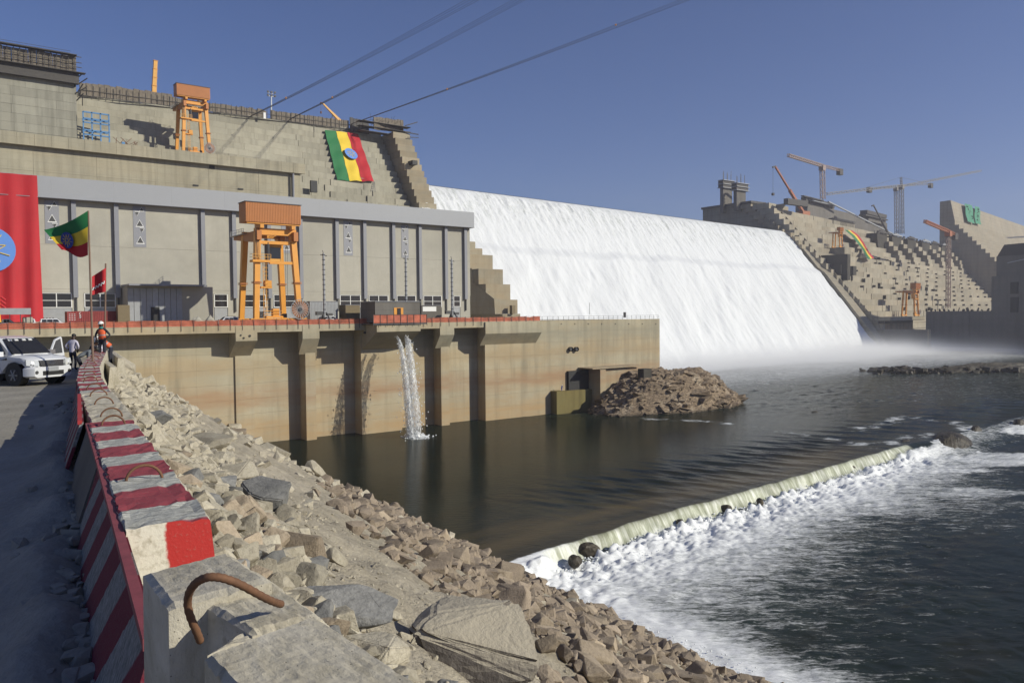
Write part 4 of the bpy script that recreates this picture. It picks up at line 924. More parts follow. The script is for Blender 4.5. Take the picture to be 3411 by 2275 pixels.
# shipping cabin on the crane ledge whose shade falls on the dam face
cm = D2(353, 217, 362); c1 = D2(357, 140, 362)
cr = thing('mobile_crane', (cm[0], 362, 116), 'upright yellow telescopic crane boom rising behind the left dam crest', 'crane')
for k in range(4):
    a = cm+(c1-cm)*k/4-[0, 0, 2 if k == 0 else 0]; e = cm+(c1-cm)*(k+1)/4; m = MB(); m.bar(a, e, 1.75-.08*k, 1.6-.08*k); bs_ = m.build('boom_section', M['yellow'], cr); m = MB(); m.bar(e-(c1-cm)*.012, e, 2.1-.08*k, 1.95-.08*k); m.build('collar', M['orange'], bs_)
a, e = D2(781, 279, 366), D2(741, 238, 366)
cr = thing('mobile_crane', (a[0], 366, 117), 'small yellow telescopic crane with its boom raised to the left above the dam flag', 'crane')
m = MB(); m.bar(a, e, 1.35, 1.35, .6); m.build('boom', M['yellow'], cr); m = MB(); m.bar(a+[-4.5, 0, .5], a*.6+e*.4, .45); m.build('lift_cylinder', M['steel'], cr)
MB().box(a-[6, 1.2, 2.2], a+[2.2, 1.2, -.2]).build('carrier', M['yellow'], cr)
m = MB(); m.bar(e, e+[-1.2, 0, .1], .7); m.bar(e+[-1, 0, 0], e+[-1, 0, -4], .08); m.box(e+[-1.3, -.3, -5], e+[-.7, .3, -4]); m.build('hook', M['rust'], cr)
def floodlight(x, y0, y1, v, label, n=3):
    a, e = D2(x, y0, v), D2(x, y1, v); t = thing('floodlight_mast', a, label, 'light mast'); m = MB(); m.bar(a, e, .42); m.bar(e-[1.9, 0, 0], e+[1.9, 0, 0], .3); m.bar(e-[1.9, 0, -1.4], e+[1.9, 0, 1.4], .2); m.build('mast', M['galv'], t)
    for i in range(n):
        for j in (0, 1.5): m = MB(); m.box(e+[-1.9+i*1.6-.1, -.5, j+.1], e+[-1.9+i*1.6+.75, .1, j+.8]); m.build('floodlight', M['steel'], t)
floodlight(623, 262, 222, 358, 'floodlight mast standing on the left dam crest beside the wires')
floodlight(1172, 300, 300, 348, 'x') if False else None
a = D2(607, 268, 340); ub = MB().box((a[0]-.5, 339.6, a[2]-1), (a[0]+.5, 340, a[2]+1.6)).build('sign_board', M['white'], dam)
a = D2(856, 430, 303); m = MB()
for dx in (-1.1, .0, 1.0): m.bar(a+[dx, 0, -2], a+[dx*.4+.6, .3, 2.4], .18)
for k in range(5): m.bar(a+[-1.0+k*.15, 0, -1.6+k*.8], a+[.3+k*.1, 0, -1.6+k*.8], .14)
tag(m.build('stepladder', M['steel']), 'dark metal stepladder standing on the stepped blocks below the dam flag', 'ladder')
# overhead conductors: three bundles of four with marker balls
def sagline(p, q, sag, n=28): return [np.array(p)*(1-t)+np.array(q)*t-np.array([0, 0, sag*4*t*(1-t)]) for t in np.linspace(0, 1, n)]
far = [dV(545, 282, 352), dV(650, 281, 352), dV(800, 287, 352)]; near = [onV(1535, 0, 215), onV(1692, 0, 215), onV(2245, 0, 215)]
for i, (f_, n_) in enumerate(zip(far, near)):
    e = n_+(n_-f_)*.35
    t = thing('power_line', f_, ('leftmost', 'middle', 'rightmost')[i]+' bundle of four overhead power conductors crossing the sky', 'power line', 'overhead power lines')
    for j, (du, dz) in enumerate(((0, 0), (1.4, .1), (2.6, 0), (4.0, .2))):
        m = MB(); m.tube(sagline(f_+[du*.12, 0, dz*.35], e+[du*1.2, 0, dz*1.2], 1.2), [.085-.04*k/27 for k in range(28)], 4); m.build('conductor', M['wire'], t)
    L_ = sagline(f_, e, 1.2, 60); ks_ = (12, ) if i < 2 else (15, 37)
    for k in ks_: m = MB(); m.tube([L_[k]+[0, 0, -.3], L_[k]+[0, 0, 0], L_[k]+[0, 0, .3]], [.25, .42, .25], 8); m.build('spacer', M['orange'], t)

# ================================================================ SAFETY FENCE, RAILS, SMALL BUILDINGS ON THE PLATFORM
fn = thing('safety_fence', (40, 160.9, 25), 'long orange safety net fence on posts along the platform edge', 'fence')
uS, uE = -14.0, onV(1800, 1062, 160.9)[0]; n_ = 62
for i in range(n_):
    u0, u1 = uS+(uE-uS)*i/n_, uS+(uE-uS)*(i+1)/n_; hl = 1.12+random.uniform(-.1, .05); sg = random.uniform(0, .12)
    G = np.array([[(u0+(u1-u0)*k/6, 161.0+.05*math.sin(k*1.3+i*2.7)+.03*j, 25.06+(hl-sg*math.sin(math.pi*k/6))*j/3+.03*math.sin(k*2.1+i*1.9+j)) for k in range(7)] for j in range(4)])
    MB().grid(G).build('net_panel', M['net'], fn, smooth=True)
    m = MB(); m.bar((u0, 160.85, 24.1), (u0, 160.85, 26.35), .07); m.build('post', M['steel'], fn)
m = MB()
for z in (25.45, 25.85, 26.2): m.bar((uS, 160.9, z), (uE, 160.9, z+.02), .04)
m.build('rail', M['rust'], fn)
rn = thing('railing', (160, 163.2, 24.9), 'thin steel railing on top of the end wall against the white water', 'railing')
m = MB()
for i in range(26): u = u18+.6+(ue2-u18-1)*i/25; m.bar((u, 163.25, 24.9), (u, 163.25, 26.1), .06)
m.build('post', M['steel'], rn); m = MB()
for z in (25.5, 26.1): m.bar((u18, 163.25, z), (ue2-.2, 163.25, z), .05)
m.build('rail', M['steel'], rn); q = onV(1964, 1047, 163.2); m = MB(); m.bar(q, q+[0, 0, 3.2], .07); m.build('antenna', M['steel'], rn)
q = onV(2081, 1047, 163.3); tag(MB().box(q-[.35, .2, .9], q+[.35, .2, .6]).build('electric_box', M['steel']), 'dark electrical box fixed to the thin railing above the end wall', 'box')
# hut on the bracket
h0, h1 = onV(*z4(1435, 1100), 157.0)[0], onV(*z4(1825, 1100), 157.0)[0]
ht = thing('hut', ((h0+h1)/2, 163, 25), 'flat grey hut with a small wooden framed window above the pouring water', 'hut')
m = MB(); m.box((h0, 157.0, 25.3), (h1, 164, 29.8)); m.build('hut_body', M['fargrey'], ht); MB().box((h0-.1, 156.8, 29.8), (h1+.1, 164.2, 29.95)).build('roof', M['column'], ht)
w0, w1 = onV(*z4(1600, 1100), 156.9), onV(*z4(1680, 1100), 156.9); fr = MB().box((w0[0], 156.9, 26.5), (w1[0], 157.1, 28.5)).build('window', M['orange'], ht); wm = (w1[0]-w0[0]); MB().box((w0[0]+wm*.34, 156.8, 26.6), (w0[0]+wm*.72, 156.95, 28.4)).build('pane', M['glass'], fr)
p0, p1 = onV(*z4(1420, 1200), 155.3)[0], onV(*z4(1885, 1200), 155.3)[0]
bl = thing('balcony', ((p0+p1)/2, 159, 25), 'projecting balcony with orange netting in front of the grey hut', 'balcony')
MB().box((p0, 155.3, 24.75), (p1, 161.0, 25.05)).build('floor', M['steel'], bl); MB().box((p0+.1, 155.32, 25.15), (p1, 155.37, 26.9)).build('net_panel', M['net'], bl); MB().box((p1-.03, 155.4, 25.15), (p1, 161, 26.9)).build('net_panel', M['net'], bl)
m = MB()
for i in range(9): u = p0+(p1-p0)*i/8; m.bar((u, 155.25, 24.4), (u, 155.25, 27.0), .08)
m.bar((p0, 155.25, 26.95), (p1, 155.25, 26.95), .07); m.build('rail', M['steel'], bl)
def rbox(name, zx0, zy0, zx1, zy1, v, d, mat, label, cat, corr=False, mat2=None):
    a, c_ = onV(*z4(zx0, zy0), v), onV(*z4(zx1, zy1), v); t = thing(name, ((a[0]+c_[0])/2, v, 25), label, cat)
    MB().box((a[0], v, 25), (c_[0], v+d, a[2])).build('body', M[mat], t)
    if corr:
        n = int((c_[0]-a[0])/.35)
        for i in range(n): ublk('sheet_rib', M[mat], t, (a[0]+i*.35, v-.05, 25.1), (a[0]+i*.35+.16, v, a[2]-.05))
    MB().box((a[0]-.08, v-.1, a[2]), (c_[0]+.08, v+d+.1, a[2]+.1)).build('roof', M[mat2 or 'column'], t); return t
rbox('site_shed', 868, 1058, 1112, 1190, 170, 5, 'greyshed', 'pale corrugated metal shed behind the bare vent mast right of the big gantry crane', 'shed', True)
rbox('site_cabin', 1178, 1088, 1305, 1190, 168, 3.5, 'brown', 'small brown cabin between the corrugated shed and the grey hut', 'cabin')
t = rbox('site_cabin', 1838, 1092, 2012, 1192, 168, 3, 'fargrey', 'low grey cabin with a white slatted shutter right of the grey hut', 'cabin')
a, c_ = onV(*z4(1850, 1102), 167.9), onV(*z4(1968, 1142), 167.9); MB().box(a, c_+[0, .08, 0]).build('shutter', M['white'], t)
# vent masts on tank stands
def ventmast(zx, ztop, label):
    a = onV(*z4(zx, 1185), 166.0); top = onV(*z4(zx, ztop), 166)[2]; t = thing('vent_mast', (a[0], 166, 25), label, 'mast', 'vent masts along the platform')
    m = MB(); m.tube([(a[0], 166, 26.5), (a[0], 166, top)], [.3, .24], 8); p = m.build('pipe', M['galv'], t)
    for z in np.arange(28.2, top-.3, 1.1): m = MB(); m.tube([(a[0], 166, z), (a[0], 166, z+.12)], .38, 8); m.build('flange', M['steel'], p)
    m = MB(); m.bar((a[0]-.7, 166, top-.3), (a[0]+.8, 166, top-.5), .18); m.bar((a[0], 166, top), (a[0]-.2, 166, top+.7), .1); m.build('head', M['steel'], t)
    m = MB()
    for dx, dy in ((-1.3, -.8), (1.5, -.8), (-.5, .9), (.5, .9)): m.bar((a[0]+dx*.2, 166+dy*.2, 27.6), (a[0]+dx, 166+dy, 25), .3)
    m.box((a[0]-2.0, 165.6, 27.0), (a[0]-.5, 166.4, 27.8)); m.box((a[0]+.5, 165.6, 26.8), (a[0]+1.8, 166.4, 27.4)); m.build('stand', M['tri'], t)
    for k in (-.75, .9): m = MB(); m.tube([(a[0]+k, 165.2, 25.1), (a[0]+k, 165.2, 26.6)], .33, 8); m.build('tank', M['galv'] if k > 0 else M['black'], t)
ventmast(995, 640, 'bare vent mast on a dark stand in front of the corrugated shed')
ventmast(1708, 672, 'vent mast rising behind the flat grey hut'); ventmast(2107, 690, 'vent mast nearest the right end of the powerhouse')
# container, cover, tarp heap
def z3(x, y): return x/2.6122, 550+y/2.6122
a, c_ = onV(*z3(650, 1272), 168), onV(*z3(1010, 1272), 168)
ct = thing('shipping_container', (a[0], 168, 25), 'red shipping container with white letters behind the flag pole', 'container')
MB().box((a[0]-.0, 168, 25), (c_[0], 170.5, a[2])).build('side_wall', M['redp'], ct); e0 = onV(*z3(582, 1300), 168)[0]; MB().box((e0, 167.9, 25), (a[0]-.03, 170.5, a[2]-.05)).build('end_doors', M['redp'], ct)
for i in range(22): ublk('corrugation', M['redp'], ct, (a[0]+.2+i*(c_[0]-a[0]-.3)/22, 167.93, 25.1), (a[0]+.2+(i+.5)*(c_[0]-a[0]-.3)/22, 168, a[2]-.1))
q = onV(*z3(700, 1302), 167.9); m = MB(); 
def letC(m, x, z, s, y): m.box((x, y, z-s), (x+s*.15, y+.02, z)); m.box((x, y, z-.15*s), (x+s*.6, y+.02, z)); m.box((x, y, z-s), (x+s*.6, y+.02, z-.85*s))
def letS(m, x, z, s, y):
    for f in (0, .42, .85): m.box((x, y, z-s*(f+.15)), (x+s*.6, y+.02, z-s*f))
    m.box((x, y, z-.5*s), (x+.15*s, y+.02, z)); m.box((x+.45*s, y, z-s), (x+.6*s, y+.02, z-.5*s))
letC(m, q[0]-.2, q[2]+.45, .5, 167.86); letS(m, q[0]-.2, q[2]-.1, .5, 167.86); m.build('lettering', M['white'], ct)
m = MB()
for i in range(3):
    for j in range(4): m.box((e0+.3+i*.42, 167.85, a[2]-.6-j*.35), (e0+.55+i*.42, 167.89, a[2]-.52-j*.35))
m.build('door_marks', M['white'], ct)
a, c_ = onV(*z3(1024, 1218), 166), onV(*z3(1128, 1218), 166); tag(MB().box((a[0], 166, 25), (c_[0], 167.6, a[2])).build('crate', M['brown']), 'tall olive brown crate standing at the right end of the red container', 'crate')
a, c_ = onV(*z3(-20, 1247), 166), onV(*z3(258, 1300), 166); t = thing('shelter', (c_[0]-3, 166, 25), 'low site shelter with a long pale canopy in front of the giant flag', 'shelter')
MB().box((a[0], 164, c_[2]), (c_[0], 167, a[2])).build('canopy', M['greyshed'], t)
for k in range(4): MB().bar((a[0]+(c_[0]-a[0])*k/3-.1*(k == 3), 164.2, 25), (a[0]+(c_[0]-a[0])*k/3-.1*(k == 3), 164.2, c_[2]), .12).build('post', M['steel'], t)
q0 = onV(*z3(205, 1315), 165); tag(MB().box((q0[0], 165, 25), (q0[0]+1.4, 167, 27.1)).build('crate', M['facade']), 'beige box between the shelter and the parked white pickup', 'crate')
q = onV(*z3(1760, 1330), 168); m = MB(); 
for k in range(7): o_ = np.array([random.uniform(-2, 2), random.uniform(-.6, .6), 0]); m.tube([q*[1, 1, 0]+[o_[0]-1.2, o_[1], 25.2], q*[1, 1, 0]+[o_[0], o_[1], 25.9+random.uniform(0, .7)], q*[1, 1, 0]+[o_[0]+1.2, o_[1], 25.2]], [.3, .8, .3], 8)
tag(m.build('tarpaulin_heap', M['facade'], smooth=True), 'heap covered with pale tarpaulin near the porch on the platform', 'heap')

# ---------------------------------------------------------------- vehicles (x forward, y left, z up)
def loft(m, secs):
    """secs: list of closed loops with equal counts"""
    n = len(secs[0]); vs = [p for s_ in secs for p in s_]; fs = []
    for i in range(len(secs)-1):
        for k in range(n): fs.append((i*n+k, i*n+(k+1) % n, (i+1)*n+(k+1) % n, (i+1)*n+k))
    fs += [tuple(range(n-1, -1, -1)), tuple((len(secs)-1)*n+k for k in range(n))]; return m.add(vs, fs)
def wheel(t, x, y, r=.37, wd=.24):
    s_ = 1 if y > 0 else -1; m = MB(); m.tube([(x, y-wd/2, r), (x, y-wd/2+.03, r), (x, y+wd/2-.03, r), (x, y+wd/2, r)], [r*.9, r, r, r*.9], 22); w_ = m.build('wheel', M['black'], t, smooth=False)
    m = MB(); m.tube([(x, y+s_*(wd/2-.04), r), (x, y+s_*(wd/2+.012), r)], r*.62, 16)
    m.build('rim', M['steel'], w_)
    m = MB()
    for k in range(6): a = k*math.pi/3; m.bar((x, y+s_*(wd/2+.02), r), (x+r*.58*math.cos(a), y+s_*(wd/2+.02), r+r*.58*math.sin(a)), .06, .03)
    m.build('spokes', M['galv'], w_)
def suv(loc, rz, label, grp=None, pick=False):
    t = thing('parked_car', loc, label, 'car', grp, rz, local=True); W_ = .9
    def sec(x, zb, zt_, w_, r=.1): return [(x, -w_, zb), (x, -w_, zt_-r), (x, -w_+r, zt_), (x, w_-r, zt_), (x, w_, zt_-r), (x, w_, zb)]
    m = MB(); loft(m, [sec(-2.4, .5, 1.05, .84), sec(-2.3, .42, 1.12, .9), sec(1.2, .42, 1.12, .9), sec(2.2, .45, 1.0, .88), sec(2.42, .5, .85, .8)]); m.build('body', M['carw'], t)
    xe = -.6 if pick else -2.2
    m = MB(); loft(m, [[(x, -w_*.97, 1.1), (x, -w_*.84, zt_), (x, w_*.84, zt_), (x, w_*.97, 1.1)] for x, zt_, w_ in ((xe, 1.15, .88), (xe+.18, 1.78, .85), (.45, 1.82, .85), (1.3, 1.14, .88))]); cbn = m.build('cabin', M['carw'], t)
    for y in (-1, 1):
        xs = [(xe+.35, -.1+(.15 if pick else -.6)), (-.35 if not pick else .1, .42)]
        for x0, x1 in ([(xe+.3, -1.2), (-1.1, -.25), (-.15, .75)] if not pick else [(xe+.3, .05), (.12, .75)]):
            m = MB(); m.prism([(x0, y*.875, 1.2), (x1+(.12 if x1 > .5 else 0), y*.875, 1.2), (x1-(.25 if x1 > .5 else 0), y*.78, 1.66), (x0+.03, y*.78, 1.66)], (0, y*.03, 0)); m.build('side_window', M['glass'], cbn)
    m = MB(); m.prism([(1.26, -.75, 1.18), (1.26, .75, 1.18), (.56, .66, 1.75), (.56, -.66, 1.75)], (.04, 0, .03)); m.build('windscreen', M['glass'], cbn)
    if not pick:
        m = MB()
        for k in range(4): m.box((-1.6+k*.5, -.6, 1.82), (-1.5+k*.5, .6, 1.95))
        m.build('roof_rack', M['steel'], cbn)
    for x in (-1.5, 1.45):
        for y in (-.8, .8): wheel(t, x, y, .38)
    for y in (-.62, .62): MB().box((2.34, y-.2, .72), (2.45, y+.2, .9)).build('headlight', M['lamp'], t)
    return t
q = onV(*z3(465, 1330), 166); suv((q[0], 166, 25), 0.0, 'white estate car with roof rack parked left of the red container')
q = onV(*z3(300, 1330), 169); suv((q[0]-.5, 169, 25), math.pi, 'white double cab pickup parked behind the white estate car', pick=True)
q = onV(*z3(45, 1330), 168); suv((q[0], 168, 25), 0.0, 'white pickup standing under the shelter canopy at the far left', pick=True)
q = onV(*z3(1975, 1335), 166.5); suv((q[0], 166.5, 25), math.pi, 'white car half hidden by the orange net left of the big gantry crane')
q = onV(*z4(1065, 1185), 168); suv((q[0], 169, 25), 0.0, 'white car parked in front of the corrugated shed under the vent mast')

# foreground pickup, driver side door open
TA = math.atan2(-(.92)*.607*-1*0-.0, 1)
fwd = np.array([.92*_r0[0]-.39*_f0[0], .92*_r0[1]-.39*_f0[1]]); trz = math.atan2(fwd[1], fwd[0])
fa_ = (onZ(46, 1283, 24.27)+onZ(196, 1272, 24.27))/2
tl = fa_-np.array([fwd[0], fwd[1], 0])*1.35; tl[2] = 24.27
tk_ = thing('pickup_truck', tl, 'white double cab pickup truck with its far front door open beside the barriers', 'pickup', None, trz, local=True)
def sec(x, zb, zt_, w_, r=.12): return [(x, -w_*.94, zb), (x, -w_, zb+.22), (x, -w_, zt_-r*1.4), (x, -w_*.95, zt_-r*.4), (x, -w_*.8, zt_), (x, 0, zt_+.03), (x, w_*.8, zt_), (x, w_*.95, zt_-r*.4), (x, w_, zt_-r*1.4), (x, w_, zb+.22), (x, w_*.94, zb)]
m = MB(); loft(m, [sec(.55, .42, 1.08, .89), sec(1.0, .80, 1.10, .90), sec(1.72, .80, 1.05, .89), sec(1.95, .62, 1.0, .87), sec(2.12, .5, .93, .80, .1), sec(2.17, .55, .86, .74)]); bd = m.build('body', M['carw'], tk_, smooth='a')
m = MB(); loft(m, [sec(-3.1, .52, 1.06, .86), sec(-2.6, .45, 1.1, .90), sec(-2.15, .80, 1.1, .90), sec(-1.35, .80, 1.1, .90), sec(-1.1, .42, 1.1, .90), sec(.6, .42, 1.09, .90)]); m.build('bed_and_sides', M['carw'], tk_, smooth='a')
m = MB(); loft(m, [[(x, -w_, 1.06), (x, -w_*.86, zt_-.07), (x, -w_*.74, zt_), (x, w_*.74, zt_), (x, w_*.86, zt_-.07), (x, w_, 1.06)] for x, zt_, w_ in ((-1.3, 1.2, .86), (-1.12, 1.74, .86), (-.3, 1.80, .86), (.35, 1.73, .86), (1.12, 1.12, .87))]); cbn = m.build('cabin', M['carw'], tk_, smooth='a')
m = MB(); m.prism([(1.10, -.76, 1.13), (1.10, .76, 1.13), (.42, .64, 1.68), (.42, -.64, 1.68)], (.035, 0, .03)); ws = m.build('windscreen', M['glass'], cbn)
m = MB()
for y in (-.45, -.2, .1, .35): m.prism([(.55, y-.07, 1.60), (.55, y+.07, 1.60), (.48, y+.07, 1.65), (.48, y-.07, 1.65)], (.05, 0, .035))
m.build('windscreen_sticker', M['white'], ws)
for x0, x1 in ((-1.1, -.3), (-.22, .82)):
    m = MB(); m.prism([(x0, -.875, 1.14), (x1+(.1 if x1 > .5 else 0), -.875, 1.14), (x1-(.4 if x1 > .5 else 0), -.765, 1.64), (x0+.05, -.765, 1.64)], (0, -.03, 0)); m.build('side_window', M['glass'], cbn)
    m = MB(); m.box((x0+.1, -.925, .92), (x0+.28, -.895, .96)); m.build('door_handle', M['chrome'], cbn)
m = MB(); m.box((.72, -1.1, 1.06), (.86, -.92, 1.24)); m.build('mirror', M['carw'], tk_)
m = MB(); loft(m, [[(x, y, z) for y, z in ((-w_, .34), (-w_, .62), (-w_*.9, .68), (w_*.9, .68), (w_, .62), (w_, .34), (w_*.85, .28), (-w_*.85, .28))] for x, w_ in ((1.85, .90), (2.12, .86), (2.27, .74))]); bp = m.build('front_bumper', M['carw'], tk_, smooth='a')
MB().box((2.18, -.42, .36), (2.285, .42, .52)).build('lower_intake', M['black'], bp); 
for y in (-.66, .66): m = MB(); m.tube([(2.2, y, .48), (2.29, y, .48)], .065, 10); m.build('fog_lamp', M['tri'], bp)
m = MB(); m.prism([(2.14, -.51, .91), (2.14, .51, .91), (2.22, .43, .66), (2.22, -.43, .66)], (.045, 0, 0)); gr = m.build('grille', M['black'], tk_)
m = MB()
for k in range(5): f = k/4; m.box((2.165+.075*f, -.50+.07*f, .885-.21*f), (2.20+.075*f, .50-.07*f, .905-.21*f))
m.build('grille_bar', M['chrome'], gr)
m = MB(); m.tube([(2.23, .10*math.cos(t), .80+.055*math.sin(t)) for t in np.linspace(0, 2*math.pi, 17)], .014, 6); m.bar((2.24, -.055, .82), (2.24, .055, .82), .02); m.bar((2.24, 0, .84), (2.24, 0, .75), .02); m.build('badge', M['chrome'], gr)
MB().box((2.28, -.2, .50), (2.30, .2, .66)).build('number_plate', M['galv'], tk_)
for s_ in (-1, 1):
    m = MB(); m.prism([(2.13, s_*.54, .92), (1.96, s_*.89, .95), (2.00, s_*.905, .74), (2.17, s_*.52, .70)], (.075, s_*.01, .0)); m.build('headlight', M['lamp'], tk_)
    for x in (1.35, -1.75): 
        wheel(tk_, x, s_*.77, .375, .25)
        m = MB(); m.tube([(x, s_*.60, .40), (x, s_*.904, .40)], .455, 20); m.build('wheel_arch', M['black'], tk_)
# open door (vehicle's left front)
dm = MB(); hx, hy = .88, .90; dn = nrm((-.42, .9, 0)); dl = 1.02
def dp(a, z): return np.array([hx, hy, z])+dn*a
dm.prism([dp(0, .5), dp(dl, .45), dp(dl, 1.08), dp(0, 1.06)], (.05, .02, 0)); dr = dm.build('open_door', M['carw'], tk_)
m = MB()
fr_ = [dp(.02, 1.06), dp(.42, 1.60), dp(.85, 1.70), dp(1.0, 1.08)]
for a, e in zip(fr_[:-1], fr_[1:]): m.bar(a, e, .06)
m.build('window_frame', M['carw'], dr); m = MB(); m.prism([dp(.06, 1.07), dp(.42, 1.57), dp(.83, 1.66), dp(.96, 1.08)], (.01, .003, 0)); m.build('door_glass', M['glass'], dr)
m = MB(); m.box(dp(.15, 1.08)-[.1, .1, 0], dp(.15, 1.08)+[.1, .1, .17]); m.build('mirror', M['chrome'], dr)
# ================================================================ BARRIER ROW
def stripe_mat(name, base, red, axis_rot, freq, duty=.5, obj=True, worn=.35, phase=0., top=None):
    b = NB(name); p = b.pos(obj=True)
    mp = b.node('ShaderNodeMapping'); mp.inputs['Rotation'].default_value = axis_rot; b.l.new(p, mp.inputs['Vector'])
    x = b.sep(mp.outputs[0])[1]
    n = b.noise(p, 9, 5, .7); x = b.math('ADD', x, b.math('MULTIPLY', b.math('SUBTRACT', n, .5), .06)); x = b.math('ADD', x, phase)
    fr = b.math('FRACT', b.math('MULTIPLY', x, freq)); st = b.ramp(fr, [(duty-.015, 1.), (duty+.015, 0.)])
    cr = b.noise(b.pos((1.2, 7, 3), obj=True, rot=(0, 0, .1)), 5., 6, .75); gr = b.noise(p, 60, 3, .7)
    rawc = b.ramp(cr, [(.3, tuple(x*.22 for x in base)), (.45, tuple(x*.66 for x in base)), (.62, tuple(x*1.15 for x in base))])
    c = b.mix(st, rawc, b.mix(b.ramp(cr, [(.55, 0.), (.7, worn)]), red, (.25, .12, .13)))
    c = b.mix(b.ramp(gr, [(.45, 0.), (.7, .35)]), c, (.10, .09, .08))
    b.set(c, .85, spec=.25); b.bump(b.math('ADD', b.math('MULTIPLY', gr, .5), cr), .55, .015); return b.m
MS = {}
MS['top'] = stripe_mat('striped_barrier_top', (.5, .5, .45), (.29, .05, .065), (0, 0, -.10), .74, .55, phase=.03, worn=.6)
MS['side'] = stripe_mat('striped_barrier_side', (.30, .295, .28), (.16, .016, .035), (-.85, 0, 0), 1.4, .5, worn=.5)  # stripe colours darker than the top's, deepening the shaded road side
b = NB('weathered_concrete'); p = b.pos(); n1 = b.noise(b.pos((3.2, 1.1, 2), rot=(0, 0, -.4)), 1.6, 8, .68, .8); n2 = b.noise(b.pos((2.2, .8, 1), rot=(0, 0, -.4)), 26, 5, .7); n3 = b.noise(p, 9, 5, .7)
c = b.ramp(n1, [(.3, (.30, .265, .19)), (.5, (.46, .42, .33)), (.7, (.58, .54, .45))]); c = b.mix(b.ramp(n2, [(.55, 0.), (.78, .4)]), c, (.30, .26, .19)); c = b.mix(b.ramp(n3, [(.6, 0.), (.7, .45)]), c, (.24, .20, .13))
vz = b.node('ShaderNodeTexVoronoi'); vz.inputs['Scale'].default_value = 38; b.l.new(p, vz.inputs['Vector']); pit = b.ramp(vz.outputs['Distance'], [(.05, 0.), (.12, 1.)])
c = b.mix(b.math('SUBTRACT', 1., pit), c, (.16, .14, .11))
b.set(c, .92, spec=.15); b.bump(b.math('ADD', b.math('ADD', b.math('MULTIPLY', n2, .6), b.math('MULTIPLY', n3, 1.5)), b.math('MULTIPLY', pit, .5)), 5*.1, .014); MS['weath'] = b.m
b = NB('red_patch_end'); p = b.pos(obj=True); x, y, z = b.sep(p)
n = b.noise(p, 6, 4); edge = b.math('ADD', x, b.math('MULTIPLY', b.math('SUBTRACT', n, .5), .14))
m_ = b.ramp(b.math('ADD', edge, .5), [(.335, 0.), (.35, 1.)]); dn_ = b.noise(p, 45, 3)
c = b.mix(m_, b.ramp(b.noise(p, 14, 4), [(.3, (.42, .38, .28)), (.5, (.70, .66, .54))]), (.46, .025, .02)); c = b.mix(b.ramp(dn_, [(.6, 0.), (.7, .3)]), c, (.3, .2, .15)); b.set(c, .6); b.bump(dn_, .3, .01); MS['patch'] = b.m

def rough_box(a0, a1, wd, zb, zt_, name, mats, parent, rough=.012, wb=None, seed=0, seg=28, chip=.0, lean=0.):
    """barrier body: a0->a1 is the left (road side) top edge, wd its top width, wb its base width; chipped, uneven faces"""
    a0 = np.array([a0[0], a0[1]], float); a1 = np.array([a1[0], a1[1]], float); d = (a1-a0)/np.linalg.norm(a1-a0); r = np.array([d[1], -d[0]]); wb = wd*1.45 if wb is None else wb; Ln = np.linalg.norm(a1-a0)
    prof = [(-(wb-wd)/2, 0), (-(wb-wd)/2, .16), (-(wb-wd)*.16, .38), (0.0, .985), (.012, 1.0)]+[(wd*k/8, 1.0) for k in range(1, 8)]+[(wd-.012, 1.0), (wd, .985), (wd+(wb-wd)*.16, .38), (wd+(wb-wd)/2, .16), (wd+(wb-wd)/2, 0)]
    H = zt_-zb; m = MB(); P = []
    for i in range(seg+1):
        t = i/seg; row = []
        for k, (x, h) in enumerate(prof):
            z = zb+h*H; q = a0+d*Ln*t+r*(x+lean*(1-h))
            e = (fbm(np.array(i*.7+seed*13.), np.array(k*.9+seed), 3)-.5)*2*rough; q = q+r*e*(1 if 2 < k < len(prof)-3 else .4)
            z = z+e*.7 - (chip*(vn(np.array(i*1.7+seed), np.array(k*.8))**3) if h > .97 else 0)
            if h > .97 and (k in (3, 4, len(prof)-5, len(prof)-4)): q = q+(r if k < 6 else -r)*abs(vn(np.array(i*2.3+seed*5), np.array(k*3.))**2)*.03
            row.append((q[0], q[1], z))
        P.append(row)
    n = len(prof); vs = [q for row in P for q in row]; fs = []; mi = []
    for i in range(seg):
        for k in range(n-1):
            fs.append((i*n+k, i*n+k+1, (i+1)*n+k+1, (i+1)*n+k)); mi.append(1 if k < 3 else (0 if k < n-5 else 2))
    m.v = vs; m.f = fs; m.mi = mi
    m.f += [tuple(range(n)), tuple(seg*n+k for k in range(n-1, -1, -1))]; m.mi += [3, 2]
    return m.build(name, mats, parent)
def bar_thing(a0, a1, wd, zb, zt_, label, mats, loops, seed, rough=.012, wb=None, seg=28, chip=.03, grp='concrete barriers along the roadside'):
    a0 = np.array(a0[:2]); a1 = np.array(a1[:2]); t = thing('concrete_barrier', (*((a0+a1)/2), zb), label, 'barrier', grp)
    rough_box(a0, a1, wd, zb, zt_, 'barrier_body', mats, t, rough, wb, seed, seg, chip)
    d = (a1-a0)/np.linalg.norm(a1-a0); r = np.array([d[1], -d[0]]); Ln = np.linalg.norm(a1-a0)
    for f, R_, rad, tilt in loops:
        c_ = a0+d*Ln*f+r*wd*.5; m = MB(); pts = []
        for k in range(13):
            tt = math.pi*k/12; q = c_+r*R_*math.cos(tt)+d*tilt*math.sin(tt); pts.append((q[0], q[1], zt_-.02+R_*.95*math.sin(tt)))
        m.tube(pts, rad, 7); m.build('lifting_loop', M['rust'], t, smooth=True)
    return t
W_ = MS['weath']
